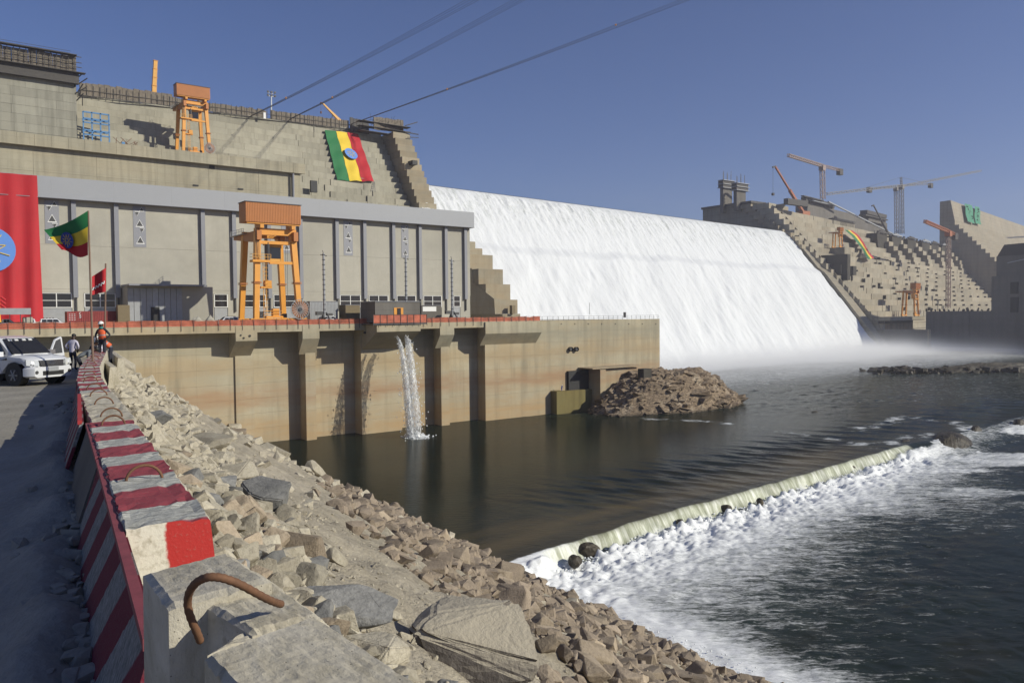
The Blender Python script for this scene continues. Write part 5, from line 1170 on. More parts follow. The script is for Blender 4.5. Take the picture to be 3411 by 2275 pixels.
# foreground block, nearest barrier with its big bent hook
ft = thing('concrete_barrier', (1.0, 2.4, 24.3), 'chipped bare concrete barrier nearest the camera with a thick bent rusty lifting hook', 'barrier', 'concrete barriers along the roadside')
def slab_poly(px, zt_, zb, name, seed, parent, mat=W_, sub=9, amp=.02, ztilt=None):
    """irregular slab: outline given by pixel corners on its top level; top subdivided and roughened"""
    c4 = [onZ(x, y, zt_ if ztilt is None else ztilt[k]) for k, (x, y) in enumerate(px)]; n = sub; m = MB(); T = []
    for j in range(n+1):
        row = []
        for i in range(n+1):
            a, t = i/n, j/n; q = c4[0]*(1-a)*(1-t)+c4[1]*a*(1-t)+c4[2]*a*t+c4[3]*(1-a)*t
            ed = min(a, 1-a, t, 1-t); e = (fbm(np.array(i*.8+seed*7), np.array(j*.8+seed), 4, .6)-.5)*2*amp
            q = q+np.array([e*.5, e*.5, e-(.012+.02*abs(e)/amp if ed == 0 else 0)]); row.append(q)
        T.append(row)
    T = np.array(T); m.grid(T); N = (n+1)**2
    ring = [(0, i) for i in range(n+1)]+[(j, n) for j in range(1, n+1)]+[(n, i) for i in range(n-1, -1, -1)]+[(j, 0) for j in range(n-1, 0, -1)]
    cen = T.reshape(-1, 3).mean(0); base = len(m.v); L_ = len(ring); rows = 5
    for r_ in range(1, rows+1):
        for j, i in ring:
            q = T[j, i].copy(); f = r_/rows; q[2] = q[2]*(1-f)+zb*f; o_ = (q-cen)*np.array([1, 1, 0])*.07*f; e = (fbm(np.array(i*.9+r_), np.array(j*.9+seed+r_*2.), 3)-.5)*amp*1.4; m.v.append(tuple(q+o_+e))
    idx = lambda r_, k: (ring[k % L_][0]*(n+1)+ring[k % L_][1]) if r_ == 0 else base+(r_-1)*L_+k % L_
    for r_ in range(rows):
        for k in range(L_): m.f.append((idx(r_, k), idx(r_, k+1), idx(r_+1, k+1), idx(r_+1, k))); m.mi.append(0)
    return m.build(name, mat, parent, smooth=False)
slab_poly([(476, 1905), (760, 1835), (905, 1925), (560, 2020)], 25.70, 24.3, 'barrier_end', 1, ft, ztilt=[25.66, 25.70, 25.72, 25.68], sub=14, amp=.007)
slab_poly([(665, 2000), (895, 1918), (1075, 2050), (840, 2105)], 25.66, 25.1, 'hook_recess', 2, ft, sub=14, amp=.009)
slab_poly([(680, 2178), (1045, 2040), (1430, 2290), (900, 2420)], 25.74, 24.3, 'barrier_top', 3, ft, sub=24, amp=.005)
slab_poly([(690, 2170), (840, 2075), (1060, 2040), (1100, 2075)], 25.64, 24.3, 'broken_edge', 4, ft, sub=12, amp=.012)
m = MB(); hk = [(672, 2150, 25.60), (655, 2100, 25.67), (628, 2045, 25.74), (622, 1990, 25.80), (640, 1950, 25.86), (672, 1925, 25.90), (715, 1918, 25.91), (765, 1930, 25.89), (820, 1955, 25.85), (870, 1985, 25.79), (912, 2005, 25.73), (945, 2014, 25.68)]
hp = [onZ(x, y, z) for x, y, z in hk]
hp2 = []
for a, e in zip(hp[:-1], hp[1:]):
    for k in range(5): hp2.append(a+(e-a)*k/5)
hp2.append(hp[-1]); hp3 = [sum(hp2[max(0, i-3):i+4])/len(hp2[max(0, i-3):i+4]) for i in range(len(hp2))]
m.tube(hp3, [.0122+(.0016 if k % 2 else 0) for k in range(len(hp3))], 12); m.build('lifting_hook', M['rust'], ft, smooth=True)
# lit concrete footing seen in the gap
slab_poly([(300, 2500), (470, 2050), (560, 2080), (700, 2500)], 24.72, 24.2, 'footing', 6, ft, sub=8, amp=.01)
A0, A1 = onZ(411, 1758, 25.2), onZ(294, 1407, 25.2); A2 = onZ(265, 1308, 25.2)
A = bar_thing(A0, A1, .60, 24.25, 25.2, 'red and white striped concrete barrier with a red painted patch on its near end', [MS['top'], MS['weath'], MS['weath'], MS['patch']], [(.27, .155, .014, .02), (.93, .15, .014, .05)], 2, wb=.86, seg=60)
bar_thing(A1+[.05, .12, 0], A2+[0, 0, 0], .62, 24.25, 25.19, 'grey topped barrier with faded red stripes just beyond the one with the red patch', [MS['weath'], W_, W_, W_], [(.12, .15, .013, 0), (.5, .15, .013, 0), (.85, .15, .013, 0)], 3, wb=.9, seg=36)
rowp = [A2, onZ(238, 1262, 25.2)+[.1, 0, 0], onZ(262, 1222, 25.2), onZ(290, 1190, 25.2), onZ(312, 1165, 25.2)]
labs = ['striped barrier with two lifting loops, third from the red patch', 'striped barrier beside the bending person in the grey jacket', 'striped barrier in front of the flag pole', 'farthest striped barrier of the row where people lean over']
for i in range(4): bar_thing(rowp[i]+(rowp[i+1]-rowp[i])*.02, rowp[i]+(rowp[i+1]-rowp[i])*.985, .60, 24.25, 25.18, labs[i], [MS['top'], MS['side'], W_, W_], [(.2, .15, .013, 0), (.8, .15, .013, 0)], 5+i, wb=.85, seg=20)
# plain barriers facing the slope
def plainb(p0, p1, p2, p3, zt_, label, seed):
    c_ = [onZ(*q, zt_) for q in (p0, p1)]; t = thing('concrete_barrier', (*c_[0][:2], zt_-1), label, 'barrier', 'concrete barriers along the roadside')
    rough_box(c_[0], c_[1], .25, zt_-.98, zt_, 'barrier_body', [W_, W_, W_, W_], t, .01, .6, seed, 16, .02); return t
plainb((322, 1176), (392, 1222), 0, 0, 24.98, 'bare beige barrier turned across the end of the striped row', 21)
plainb((372, 1163), (412, 1192), 0, 0, 24.9, 'bare beige barrier standing farthest down the slope beside the wall', 22)
# striped crash panels leaning on the road side of the barriers
def panel(ta, tb, label, mat, zt_=25.12, zb=24.2, out=.26, th=.05, edge=None):
    ta, tb = np.array(ta[:2]), np.array(tb[:2]); d = (tb-ta)/np.linalg.norm(tb-ta); r = np.array([d[1], -d[0]]); t = thing('striped_panel', (*((ta+tb)/2), zb), label, 'panel', 'striped panels leaning on the barriers')
    m = MB(); n = 24; L_ = np.linalg.norm(tb-ta)
    P = np.array([[(*(ta+d*L_*i/n-r*out*(j/6)), zt_*(1-j/6)+zb*j/6) for i in range(n+1)] for j in range(7)])
    a = P[0, 0]; m.prism([P[0, 0], P[0, -1], P[-1, -1], P[-1, 0]], np.array([r[0], r[1], .28])*th); o = m.build('board', mat, t)
    m = MB(); m.bar(P[0, 0]+[0, 0, .02], P[0, -1]+[0, 0, .02], .06); m.build('rim', edge or M['redrim'], t); return t
M['redrim'] = plain('red_rim', (.38, .03, .03), .6, var=.2); M['rimd'] = plain('dull_red_rim', (.22, .05, .06), .7, var=.3, scale=6)
pa, pb = onZ(474, 2125, 25.12), onZ(378, 1705, 25.12); pc = onZ(292, 1420, 25.12)
panel(pa+[0, -.15, 0], pb+(pc-pb)*.42, 'long board with wide diagonal red and white stripes leaning on the nearest striped barrier', MS['side'], edge=M['rimd'], out=.27)
panel(pb+(pc-pb)*.44, pc, 'plain dark grey board leaning on the barrier between the two striped boards', M['fargrey'], edge=M['rimd'], out=.3)
panel(onZ(266, 1412, 25.16), onZ(264, 1320, 25.16), 'short striped board with a bright red rim leaning on the second barrier', MS['side'], edge=M['redrim'], out=.3, zt_=25.16)

# ================================================================ ROCKS
def rockmat(name, c0, c1, sc=2.2):
    b = NB(name); p = b.pos(); n1 = b.noise(p, sc, 6, .65, .5); n2 = b.noise(p, sc*9, 5, .7); oi = b.node('ShaderNodeObjectInfo')
    c = b.ramp(n1, [(.3, c0), (.7, c1)]); c = b.mix(b.ramp(n2, [(.45, 0.), (.72, .5)]), c, tuple(x*.5 for x in c0)); hs_ = b.node('ShaderNodeHueSaturation'); b.l.new(c, hs_.inputs['Color'])
    b.l.new(b.math('ADD', .72, b.math('MULTIPLY', oi.outputs['Random'], .55)), hs_.inputs['Value']); b.set(hs_.outputs[0], .9, spec=.2); b.bump(b.math('ADD', n2, n1), .6, .05); return b.m
RM = {'pale': rockmat('pale_rock', (.30, .265, .20), (.46, .42, .33)), 'tan': rockmat('tan_rock', (.28, .225, .16), (.42, .345, .255)), 'grey': rockmat('grey_rock', (.13, .13, .125), (.27, .265, .25), 1.6), 'brown': rockmat('brown_rock', (.20, .162, .122), (.37, .30, .225))}
RM['grey2'] = rockmat('dark_purple_rock', (.15, .13, .12), (.30, .27, .23), 1.3)
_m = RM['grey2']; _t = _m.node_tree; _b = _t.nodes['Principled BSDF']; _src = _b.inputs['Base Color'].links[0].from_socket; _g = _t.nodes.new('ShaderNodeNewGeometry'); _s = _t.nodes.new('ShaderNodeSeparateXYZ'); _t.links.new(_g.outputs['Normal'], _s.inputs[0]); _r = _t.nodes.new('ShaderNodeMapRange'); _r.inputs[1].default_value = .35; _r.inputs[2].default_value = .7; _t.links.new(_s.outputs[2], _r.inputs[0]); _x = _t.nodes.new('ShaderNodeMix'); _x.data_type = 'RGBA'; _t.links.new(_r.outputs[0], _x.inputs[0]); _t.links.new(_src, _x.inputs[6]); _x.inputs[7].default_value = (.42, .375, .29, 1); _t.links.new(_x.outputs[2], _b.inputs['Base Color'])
def hullrock(seed, n=15, sub=False):
    rr = np.random.RandomState(seed); bm = bmesh.new()
    for _ in range(n):
        v = rr.normal(0, 1, 3); v /= np.linalg.norm(v); v = np.sign(v)*np.abs(v)**.5; v /= max(abs(v))**.6; bm.verts.new(tuple(v*rr.uniform(.82, 1.0)))
    r = bmesh.ops.convex_hull(bm, input=bm.verts); bmesh.ops.delete(bm, geom=[g for g in r['geom_interior'] if isinstance(g, bmesh.types.BMVert)], context='VERTS')
    bmesh.ops.bevel(bm, geom=[e for e in bm.edges if e.calc_face_angle(0) > .35], offset=.045, segments=1, affect='EDGES', clamp_overlap=True) if sub else None
    me = bpy.data.meshes.new('rock'); bm.to_mesh(me); bm.free(); return me
HR = [hullrock(100+i, random.choice((18, 22, 26)), True) for i in range(16)]; HRM = {}
for k in ('pale', 'tan', 'grey', 'brown'):
    for i, me in enumerate(HR): mm = me.copy(); mm.materials.clear(); mm.materials.append(RM[k]); HRM[(k, i)] = mm
HRlo = [hullrock(300+i, 15) for i in range(10)]; HL = [(np.array([v.co[:] for v in me.vertices]), [tuple(p_.vertices) for p_ in me.polygons]) for me in HRlo]
rr = np.random.RandomState(21); cand = []
def dist_(u, v): return (u*FW[0]+v*FW[1])+.001
def stripw(v): return 1.55+.04*v, 3.2+.09*v            # smooth washed strip between the upper rubble and the lower heap, as distance below the crest
# upper rubble beside the barriers
for _ in range(3400):
    v = 2.5+62*rr.rand()**1.4; s0_, s1_ = stripw(v); du = abs(rr.normal(0, .46))*s0_*1.0+.12; s_ = min(.36+.004*v, rr.lognormal(-1.95, .55)*(1+v/45)); cand.append((crestU(v)+du, v, s_, False))
for _ in range(2600): v = 2+34*rr.rand()**1.3; cand.append((crestU(v)+abs(rr.normal(0, 2.2))+.1, v, rr.uniform(.025, .08), False))
# brown heap from the strip down to the rim of the water
n3 = 0
while n3 < 7000:
    v = 1.5+118*rr.rand()**1.25; s0_, s1_ = stripw(v); k0 = s1_/(bankU(v)-crestU(v)); k = k0+(.955-k0)*rr.rand()**1.5; u = crestU(v)+k*(bankU(v)-crestU(v)); d = dist_(u, v)
    if d < 4: continue
    s_ = d*.021*math.exp(-max(0, v-15)/75)*rr.lognormal(-.12, .38)
    if rr.rand() > min(1, (.30/s_)**1.1): continue
    if rr.rand() < 1-sst(.42, .56, u/v): continue
    if k < k0*1.35 and rr.rand() < .65: continue
    cand.append((u, v, min(s_, 1.7), True)); n3 += 1
# thin scatter over the far upper slope
for _ in range(1900):
    v = rr.uniform(14, 166); k = .01+.9*rr.rand()**1.6; u = crestU(v)+k*(bankU(v)-crestU(v)); d = dist_(u, v)
    if rr.rand() > .25+.75*sst(.4, .75, float(fbm(np.array(u*.13), np.array(v*.09), 3))): continue
    cand.append((u, v, d*.009*rr.lognormal(0, .5), False))
BOUL = []
def okc(u, v, s_):
    # not through the hand-placed boulders
    for (bu, bv, br) in BOUL:
        if (u-bu)**2+(v-bv)**2 < (br*.8+s_*.4)**2: return False
    return True
def onBank(px, py):
    r = ray(px, py); t = .5/2653
    for _ in range(4000):
        t *= 1.01 if False else 1.0; 
        t += .06/2653; P_ = CAM+r*t
        if P_[2] < float(bankZ(P_[0], P_[1])): return P_
    return P_
def boulder(px, py, wpx, label, mat, seed, flat=.7, rz=0., sink=.25, n=16, asp=1.3, detail=2):
    P_ = onBank(px, py); dist = (P_-CAM)@FW; R_ = wpx/2653*dist/2; rr2 = np.random.RandomState(seed); bm = bmesh.new()
    for _ in range(n): v = rr2.normal(0, 1, 3); v /= np.linalg.norm(v); v = np.sign(v)*np.abs(v)**.7; bm.verts.new(tuple(v*rr2.uniform(.85, 1.05)))
    r = bmesh.ops.convex_hull(bm, input=bm.verts); bmesh.ops.delete(bm, geom=[g for g in r['geom_interior'] if isinstance(g, bmesh.types.BMVert)], context='VERTS')
    bmesh.ops.bevel(bm, geom=bm.edges[:], offset=.05, segments=2, affect='EDGES', clamp_overlap=True)
    bmesh.ops.triangulate(bm, faces=bm.faces); 
    for _ in range(detail): bmesh.ops.subdivide_edges(bm, edges=[e for e in bm.edges if e.calc_length() > .12], cuts=1, use_grid_fill=True)
    for v in bm.verts:
        c_ = v.co; e = float(fbm(np.array(c_.x*2.1+seed), np.array(c_.y*2.1+c_.z*1.7), 4, .55))-.5; v.co = c_*(1+e*.16)
    me = bpy.data.meshes.new('boulder'); bm.to_mesh(me); bm.free(); me.materials.append(RM[mat]); o = bpy.data.objects.new('boulder', me); COL.objects.link(o)
    o.scale = (R_, R_*asp, R_*flat); o.rotation_euler = (rr2.uniform(-.15, .15), rr2.uniform(-.15, .3), rz); o.location = (P_[0], P_[1], P_[2]+R_*flat*(1-sink*2)); BOUL.append((P_[0], P_[1], R_)); tag(o, label, 'boulder'); return o
boulder(885, 1690, 175, 'big blue grey boulder with white veins halfway down the rocks beside the barriers', 'grey', 31, .8, .3, .2)
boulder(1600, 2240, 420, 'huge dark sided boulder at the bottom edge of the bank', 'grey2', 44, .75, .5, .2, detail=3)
boulder(1150, 2060, 260, 'long dark faced boulder directly right of the nearest barrier', 'grey', 47, .55, .9, .22, asp=1.5)
boulder(1250, 2190, 200, 'pale slab of rock leaning against the nearest barrier', 'pale', 48, .5, .3, .2, asp=1.5)
boulder(800, 1600, 150, 'squared pale block of rock above the blue grey boulder', 'pale', 50, .55, .1, .2, n=10)
boulder(700, 1500, 150, 'flat pale boulder lying beside the second hoop of the striped barrier', 'pale', 52, .45, .2, .2)
boulder(1000, 1850, 150, 'tan angular boulder between the blue grey boulder and the nearest barrier', 'tan', 53, .7, .8, .2)
boulder(900, 1900, 130, 'upright pale boulder just above the nearest barrier', 'pale', 54, .9, .4, .2)
boulder(520, 1420, 100, 'grey boulder next to the barrier with the lifting loop', 'grey', 57, .7, .2, .2)
cand = [c_ for c_ in cand if okc(c_[0], c_[1], c_[2])]
def appar(c_):
    z = float(bankZ(c_[0], c_[1])); d = np.array([c_[0], c_[1], z])-CAM; f = d@FW
    if f < .6: return 0
    x = CPX+FPX*(d@RT)/f; y = CPY-FPX*(d@UP)/f
    if not (-60 < x < 3470 and -60 < y < 2340): return 0
    return c_[2]*2653/f
cand.sort(key=appar, reverse=True)
stuffm = {k: MB() for k in ('pale', 'brown')}
lab = {'pale': 'pale angular stone lying in the riprap below the barriers', 'grey': 'grey angular stone lying in the riprap below the barriers', 'tan': 'tan angular stone lying in the riprap below the barriers', 'brown': 'brown angular stone heaped on the lower bank near the water'}
for i, (u, v, s_, lw) in enumerate(cand):
    z = float(bankZ(u, v)); kind = ('brown' if rr.rand() < .7 else 'tan') if lw else ('pale' if rr.rand() < .62 else ('tan' if rr.rand() < .5 else 'grey'))
    sx, sy, sz = s_*.5*rr.uniform(.9, 1.5), s_*.5*rr.uniform(.7, 1.1), s_*.5*rr.uniform(.45, .85); ro = (rr.uniform(-.5, .5), rr.uniform(-.2, .8), rr.uniform(0, 6.3))
    if i < 300 and appar((u, v, s_)) > 10:
        o = bpy.data.objects.new('rock', HRM[(kind, rr.randint(16))]); COL.objects.link(o); o.scale = (sx, sy, sz); o.rotation_euler = ro; o.location = (u, v, z+sz*.35); kz = (u-crestU(v))/(bankU(v)-crestU(v)); zone = ('close beside the nearest barrier' if v < 8 else 'beside the striped barriers' if v < 20 else 'near the far end of the barrier row' if v < 45 else 'high on the bank near the tailrace wall') if kz < .3 else ('halfway down the bank' if kz < .5 else 'in the heap above the weir' if v > 62 else 'low on the bank beside the white water')
        ap_ = appar((u, v, s_)); big = 'largest' if ap_ > 150 else 'large' if ap_ > 100 else 'middling' if ap_ > 75 else 'small'; flt = 'flat' if sz/sx < .5 else 'blocky' if sy/sx > .85 else 'long'
        tag(o, big+' '+flt+' '+kind+' stone '+zone, 'rock', kind+' stones '+zone)
    else:
        V_, F_ = HL[rr.randint(10)]; Rm = np.array(Matrix.Rotation(ro[2], 3, 'Z')@Matrix.Rotation(ro[1], 3, 'Y')@Matrix.Rotation(ro[0], 3, 'X'))
        stuffm['brown' if lw else 'pale'].add((V_*[sx, sy, sz])@Rm.T+np.array([u, v, z+sz*.35]), F_)
print('rocks', len(cand))
tag(stuffm['pale'].build('riprap_stones', RM['pale'], origin=(20, 40, 15), recalc=False), kind='stuff')
tag(stuffm['brown'].build('riprap_stones', RM['brown'], origin=(40, 60, 5), recalc=False), kind='stuff')
# roadside dirt clods in the shade
m = MB()
for _ in range(700):
    v = rr.uniform(2.5, 26); u = crestU(v)-.95-abs(rr.normal(0, .35)); s_ = rr.uniform(.02, .11); V_, F_ = HL[rr.randint(10)]; m.add(V_*[s_, s_, s_*.7]+np.array([u, v, 24.30+.1*math.exp(-((u-crestU(v)+1.25)/.4)**2)]), F_)
tag(m.build('dirt_clods', M['road'], origin=(0, 10, 24)), kind='stuff')

# ---- rock islands in the river
def island(name, label, cu, cv, ru, rv, h, mat, seed, base=-3.0, n=120, rot=0., lin=None, cat='rock island', flat=.5):
    x = np.linspace(-1.15, 1.15, n); X, Y = np.meshgrid(x, x); r = np.sqrt(X**2+Y**2)*(1+.35*(fbm(X*2.2+seed, Y*2.2, 3)-.5))
    prof_ = (1-sst(flat, 1.02, r)); Z = h*prof_*(.72+.5*fbm(X*2+seed, Y*2+3, 3))
    ly = .9; st_ = np.floor(Z/ly)*ly+ly*sst(.25, .75, (Z/ly) % 1); Z = Z*.45+st_*.55+(fbm(X*9+seed, Y*9, 4, .6)-.5)*min(1.6, h*.35)*sst(0, .3, prof_)+(fbm(X*26, Y*26+seed, 3)-.5)*min(.8, h*.2)*sst(0, .2, prof_)
    cr_, sr_ = math.cos(rot), math.sin(rot); U_ = cu+ru*X*cr_-rv*Y*sr_; V_ = cv+ru*X*sr_+rv*Y*cr_
    if lin is not None: Z = Z*lin(X, Y)
    o = MB().grid(np.stack([U_, V_, base+(Z-base*prof_*1.0)*(prof_ > 0)+0*Z], -1)).build(name, mat, origin=(cu, cv, base), recalc=False); tag(o, label, cat); return o
b = NB('island_rock'); p = b.pos(); n1 = b.noise(p, .22, 6, .65, .6); n2 = b.noise(b.pos((1, 1, 3.2)), 1.1, 6, .7); x, y, z = b.sep(p)
c = b.ramp(n1, [(.3, (.17, .13, .09)), (.5, (.29, .22, .15)), (.7, (.40, .33, .245))]); c = b.mix(b.ramp(n2, [(.48, 0.), (.62, .85)]), c, (.06, .045, .035)); c = b.mix(b.ramp(z, [(.0, .75), (.9, 0.)]), c, (.03, .026, .02))
b.set(c, .9, spec=.2); b.bump(n2, .9, .35); M['isl'] = b.m
b = NB('wet_dark_rock'); p = b.pos(); n1 = b.noise(p, .5, 6, .7); c = b.ramp(n1, [(.35, (.022, .018, .013)), (.6, (.07, .058, .038)), (.75, (.12, .10, .06))]); b.set(c, .55, spec=.3); b.bump(n1, .8, .3); M['wet'] = b.m
pI = dZ(1530, 925, 2)
island('rock_island', 'big brown layered rock outcrop in the river at the end of the tailrace wall', 171, 152.5, 34, 15, 10.5, M['isl'], 4.2, n=200, rot=-.10, lin=lambda X, Y: .55+.45*sst(-1, -.2, X)*(1-.45*sst(.35, .95, X)), flat=.35)
IS_ = COL.objects[-1] if False else bpy.data.objects['rock_island']
m = MB(); IVt = [v.co+IS_.location for v in IS_.data.vertices]; cnt = 0
while cnt < 1100:
    P_ = IVt[rr.randint(len(IVt))]
    if P_[2] < -.4: continue
    V_, F_ = HL[rr.randint(10)]; s_ = rr.lognormal(-.75, .55); Rm = np.array(Matrix.Rotation(rr.normal(.1, .25), 3, 'X')@Matrix.Rotation(rr.normal(-.1, .2), 3, 'Y')@Matrix.Rotation(rr.uniform(-.5, .5), 3, 'Z')); m.add((V_*[s_*1.7, s_*1.1, s_*.42])@Rm.T+np.array(P_), F_); cnt += 1
IS_['_org'] = [float(x) for x in IS_.location]; tag(m.build('rock_slabs', M['isl'], IS_, recalc=False), kind='stuff')
q = dZ(1555, 860, 11.5); MB_ = MB().box((q[0]-8, 163.5, 8), (q[0]+7, 176, 12.6)); tag(MB_.build('rock_ledge', M['isl']), 'flat rock ledge behind the brown outcrop at the corner of the wall', 'rock')
q = dZ(1487, 856, 12); tag(MB().box((q[0]-1.4, q[1], 10.8), (q[0]+1.4, q[1]+2, 13)).build('block', M['dark']), 'small dark concrete block on top of the rock outcrop', 'block')
for i, (x, y, ru, rv, h, lb) in enumerate(((2180, 1008, 12, 7, 1.0, 'dark mossy rock standing in the rapids right of the weir'), (2078, 1017, 8, 3, .35, 'low brown rock at the right end of the weir'), (2240, 990, 5, 2.5, .6, 'small dark rock right of the mossy rock in the rapids'), (1870, 950, 7, 2.2, .35, 'low green mossy rock barely above the river'), (2340, 975, 5, 3, .7, 'dark wet rock at the right edge of the river'))):
    q = dZ(x, y, -.5); island('river_rock', lb, q[0], q[1], ru, rv, h, M['wet'], 9+i*3.3, base=-2.8, n=72, rot=.2, cat='rock', flat=.12)
q0 = dZ(2310, 852, 0); island('rock_bar', 'long low bar of dark boulders across the far river on the right', q0[0], q0[1], 62, 9, 3.2, M['wet'], 33, n=150, rot=-.62, cat='rock bar', flat=.25)
m = MB()
for _ in range(420):
    a, e = rr.uniform(-1, 1), rr.uniform(-1, 1); cu = q0[0]+62*a*math.cos(-.62)-9*e*math.sin(-.62); cv = q0[1]+62*a*math.sin(-.62)+9*e*math.cos(-.62); s_ = rr.uniform(.5, 2.0); V_, F_ = HL[rr.randint(10)]; m.add(V_*[s_, s_, s_*.7]+np.array([cu, cv, rr.uniform(-.5, 1.6)]), F_)
tag(m.build('bar_boulders', M['wet']), kind='stuff')
for i, (x, y, s_) in enumerate(((1352, 1262, 1.2), (1560, 1196, .6), (1665, 1165, .7), (1730, 1133, .85), (1745, 1150, .6), (1880, 1085, .6), (1955, 1072, .6), (1320, 1285, .9))):
    q = dZ(x, y, -1.2); bm = bmesh.new(); bmesh.ops.create_icosphere(bm, subdivisions=3, radius=1)
    for v_ in bm.verts: v_.co = v_.co*(.75+.75*(float(fbm(np.array(v_.co.x*1.3+i*5), np.array(v_.co.y*1.3+v_.co.z*1.1), 4, .6))))
    me = bpy.data.meshes.new('river_rock'); bm.to_mesh(me); bm.free(); me.materials.append(M['wet']); o = bpy.data.objects.new('river_rock', me); COL.objects.link(o); o.location = (q[0], q[1], -1.35); o.scale = (s_*1.1, s_*.75, s_*.75); o.rotation_euler = (.3*i, .2, i)
    tag(o, 'dark wet rock, '+('at the left end of the weir, upper of two', 'on the weir a third of the way along', 'on the weir just left of its middle', 'on the weir at its middle', 'below the weir lip near its middle', 'on the weir right of its middle', 'nearest the right end of the weir', 'at the left end of the weir, lower of two')[i], 'rock')

# ---- water pouring from under the hut
jm = NB('pouring_water'); p = jm.pos(); n = jm.noise(jm.pos((2.5, 2.5, .5)), 1.2, 6, .7); jm.set(jm.ramp(n, [(.3, (.45, .47, .48)), (.7, (.85, .86, .86))]), .35); 
jm.l.new(jm.ramp(jm.noise(jm.pos((3, 3, .8)), 1.6, 5, .7), [(.38, .0), (.60, .75)]), jm.b.inputs['Alpha'])
jt = thing('water_jet', (89, 156, 0), 'two thin streams of water pouring from under the hut into the river', 'waterfall')
for (x0, x1, w0) in ((1322, 1374, .35), (1352, 1398, .55)):
    s0_ = onV(x0, 1122, 157.0); e0 = np.array([onZ(x1, 1460, 0)[0], 151.2, 0.0]); m = MB(); pts = []; rad = []
    for k in range(30):
        t = k/29; z = s0_[2]*(1-t**1.0); tt = math.sqrt(max(0, (s0_[2]-z)/s0_[2])); pts.append((s0_[0]+(e0[0]-s0_[0])*tt, s0_[1]+(e0[1]-s0_[1])*tt, z)); rad.append(w0*(.7+2.0*tt)*(1+.25*(vn(np.array(k*.9+x0), np.array(1.))-.5)))
    m.tube(pts, rad, 10, cap=False); m.build('stream', jm.m, jt, smooth=True)
    for k in range(420):
        t = rr.rand()**.7; i_ = min(28, int(t*29)); P_ = np.array(pts[i_]); s_ = rr.uniform(.03, .11); 
        if k == 0: sp = MB()
        sp.add(IV*[s_, s_, s_*2.2]+P_+rr.normal(0, rad[i_]*.85, 3), IF)
    tag(sp.build('droplets', M['foam'], jt, recalc=False), kind='stuff')
m = MB()
for k in range(420):
    r_ = abs(rr.normal(0, 1.3)); a = rr.uniform(0, 6.3); s_ = rr.uniform(.05, .22); m.add(IV*s_+np.array([89+r_*1.3*math.cos(a), 151.2+r_*math.sin(a), rr.uniform(0, 1.6)*math.exp(-r_)]), IF)
tag(m.build('splash', M['foam'], recalc=False), kind='stuff')
for x0 in (1262, 1300, 1368):
    q = onV(x0, 1118, 160.8); m = MB(); m.tube([q, q+[0, 1.2, 0]], .3, 10); o = m.build('outlet_pipe', M['steel'], quay)

# ================================================================ FLAG POLES
def wavy(c_, parent, name, mat, fu0, fu1, fv0, fv1, shape):
    G = np.array([[shape(fu0+(fu1-fu0)*i/10, fv0+(fv1-fv0)*j/6) for i in range(11)] for j in range(7)]); return MB().grid(G).build(name, mat, parent, smooth=True)
dist1 = 29.0
def onD1(px, py, dist): r = ray(px, py); return CAM+r*(dist/FPX)
t0, t1 = onD1(294, 703, dist1), onD1(310, 1215, dist1)
fp = thing('flag_pole', t1, 'tall wooden pole flying a green yellow and red flag with blue emblem above the barriers', 'flag pole')
m = MB(); m.tube([t1+[0, 0, -.9], t1*.5+t0*.5, t0], [.045, .036, .03], 8); m.build('pole', M['pole'], fp)
TL, BL_ = np.array([292, 700.]), np.array([293, 850.])
def shp(a, t):   # a from hoist (0) to fly (1); t top to bottom, following the blown outline
    top = np.array([292-146*a, 703+62*a+10*math.sin(a*3)]); bot = np.array([293-88*a, 850+10*math.sin(a*5)-8*a]); q = top*(1-t)+bot*t; return onD1(q[0], q[1], dist1-.05-.12*math.sin(a*6+t*2)+.25*a)
for k, (nm, mm) in enumerate((('green_stripe', 'green'), ('yellow_stripe', 'yel'), ('red_stripe', 'red'))):
    f0, f1 = ((0, .36), (.36, .70), (.70, 1.0))[k]; o = wavy(None, fp, nm, M[mm], 0, 1, f0, f1, shp)
    if k == 1: yo = o
ec = shp(.55, .54)-FW*.12; ex = nrm(shp(.62, .5)-shp(.45, .5)); ey = nrm(shp(.5, .3)-shp(.55, .7)); emblem(fp, ec, ex*-1, ey, -FW, .30, 'navy')
m = MB(); d2 = 39.0; t0, t1 = onD1(352, 878, d2), onD1(347, 1160, d2)
fp2 = thing('flag_pole', t1, 'short pole with a small red pennant carrying white lettering behind the tall flag pole', 'flag pole')
m.tube([t1+[0, 0, -1.0], t0], .04, 8); m.build('pole', M['pole'], fp2)
def shp2(a, t):
    top = np.array([353-47*a, 892+30*a]); bot = np.array([352-45*a, 972+11*a]); q = top*(1-t)+bot*t; return onD1(q[0], q[1], d2-.06-.08*math.sin(a*7))
o = wavy(None, fp2, 'pennant', M['red'], 0, 1, 0, 1, shp2); m = MB(); m.bar(onD1(355, 885, d2), onD1(353, 975, d2), .14); 
for k in range(9): a = .06+k*.1; P_ = shp2(a, .58+.12*a)-FW*.05; m.bar(P_+np.array([0, 0, .05*(-1)**k]), shp2(a+.06, .60+.12*a)-FW*.05+np.array([0, 0, -.06*(-1)**k]), .035)
m.v = m.v[8:]; m.f = [tuple(i-8 for i in f) for f in m.f[6:]]; m.mi = m.mi[6:]; tag(m.build('lettering', M['white'], o), kind='stuff')

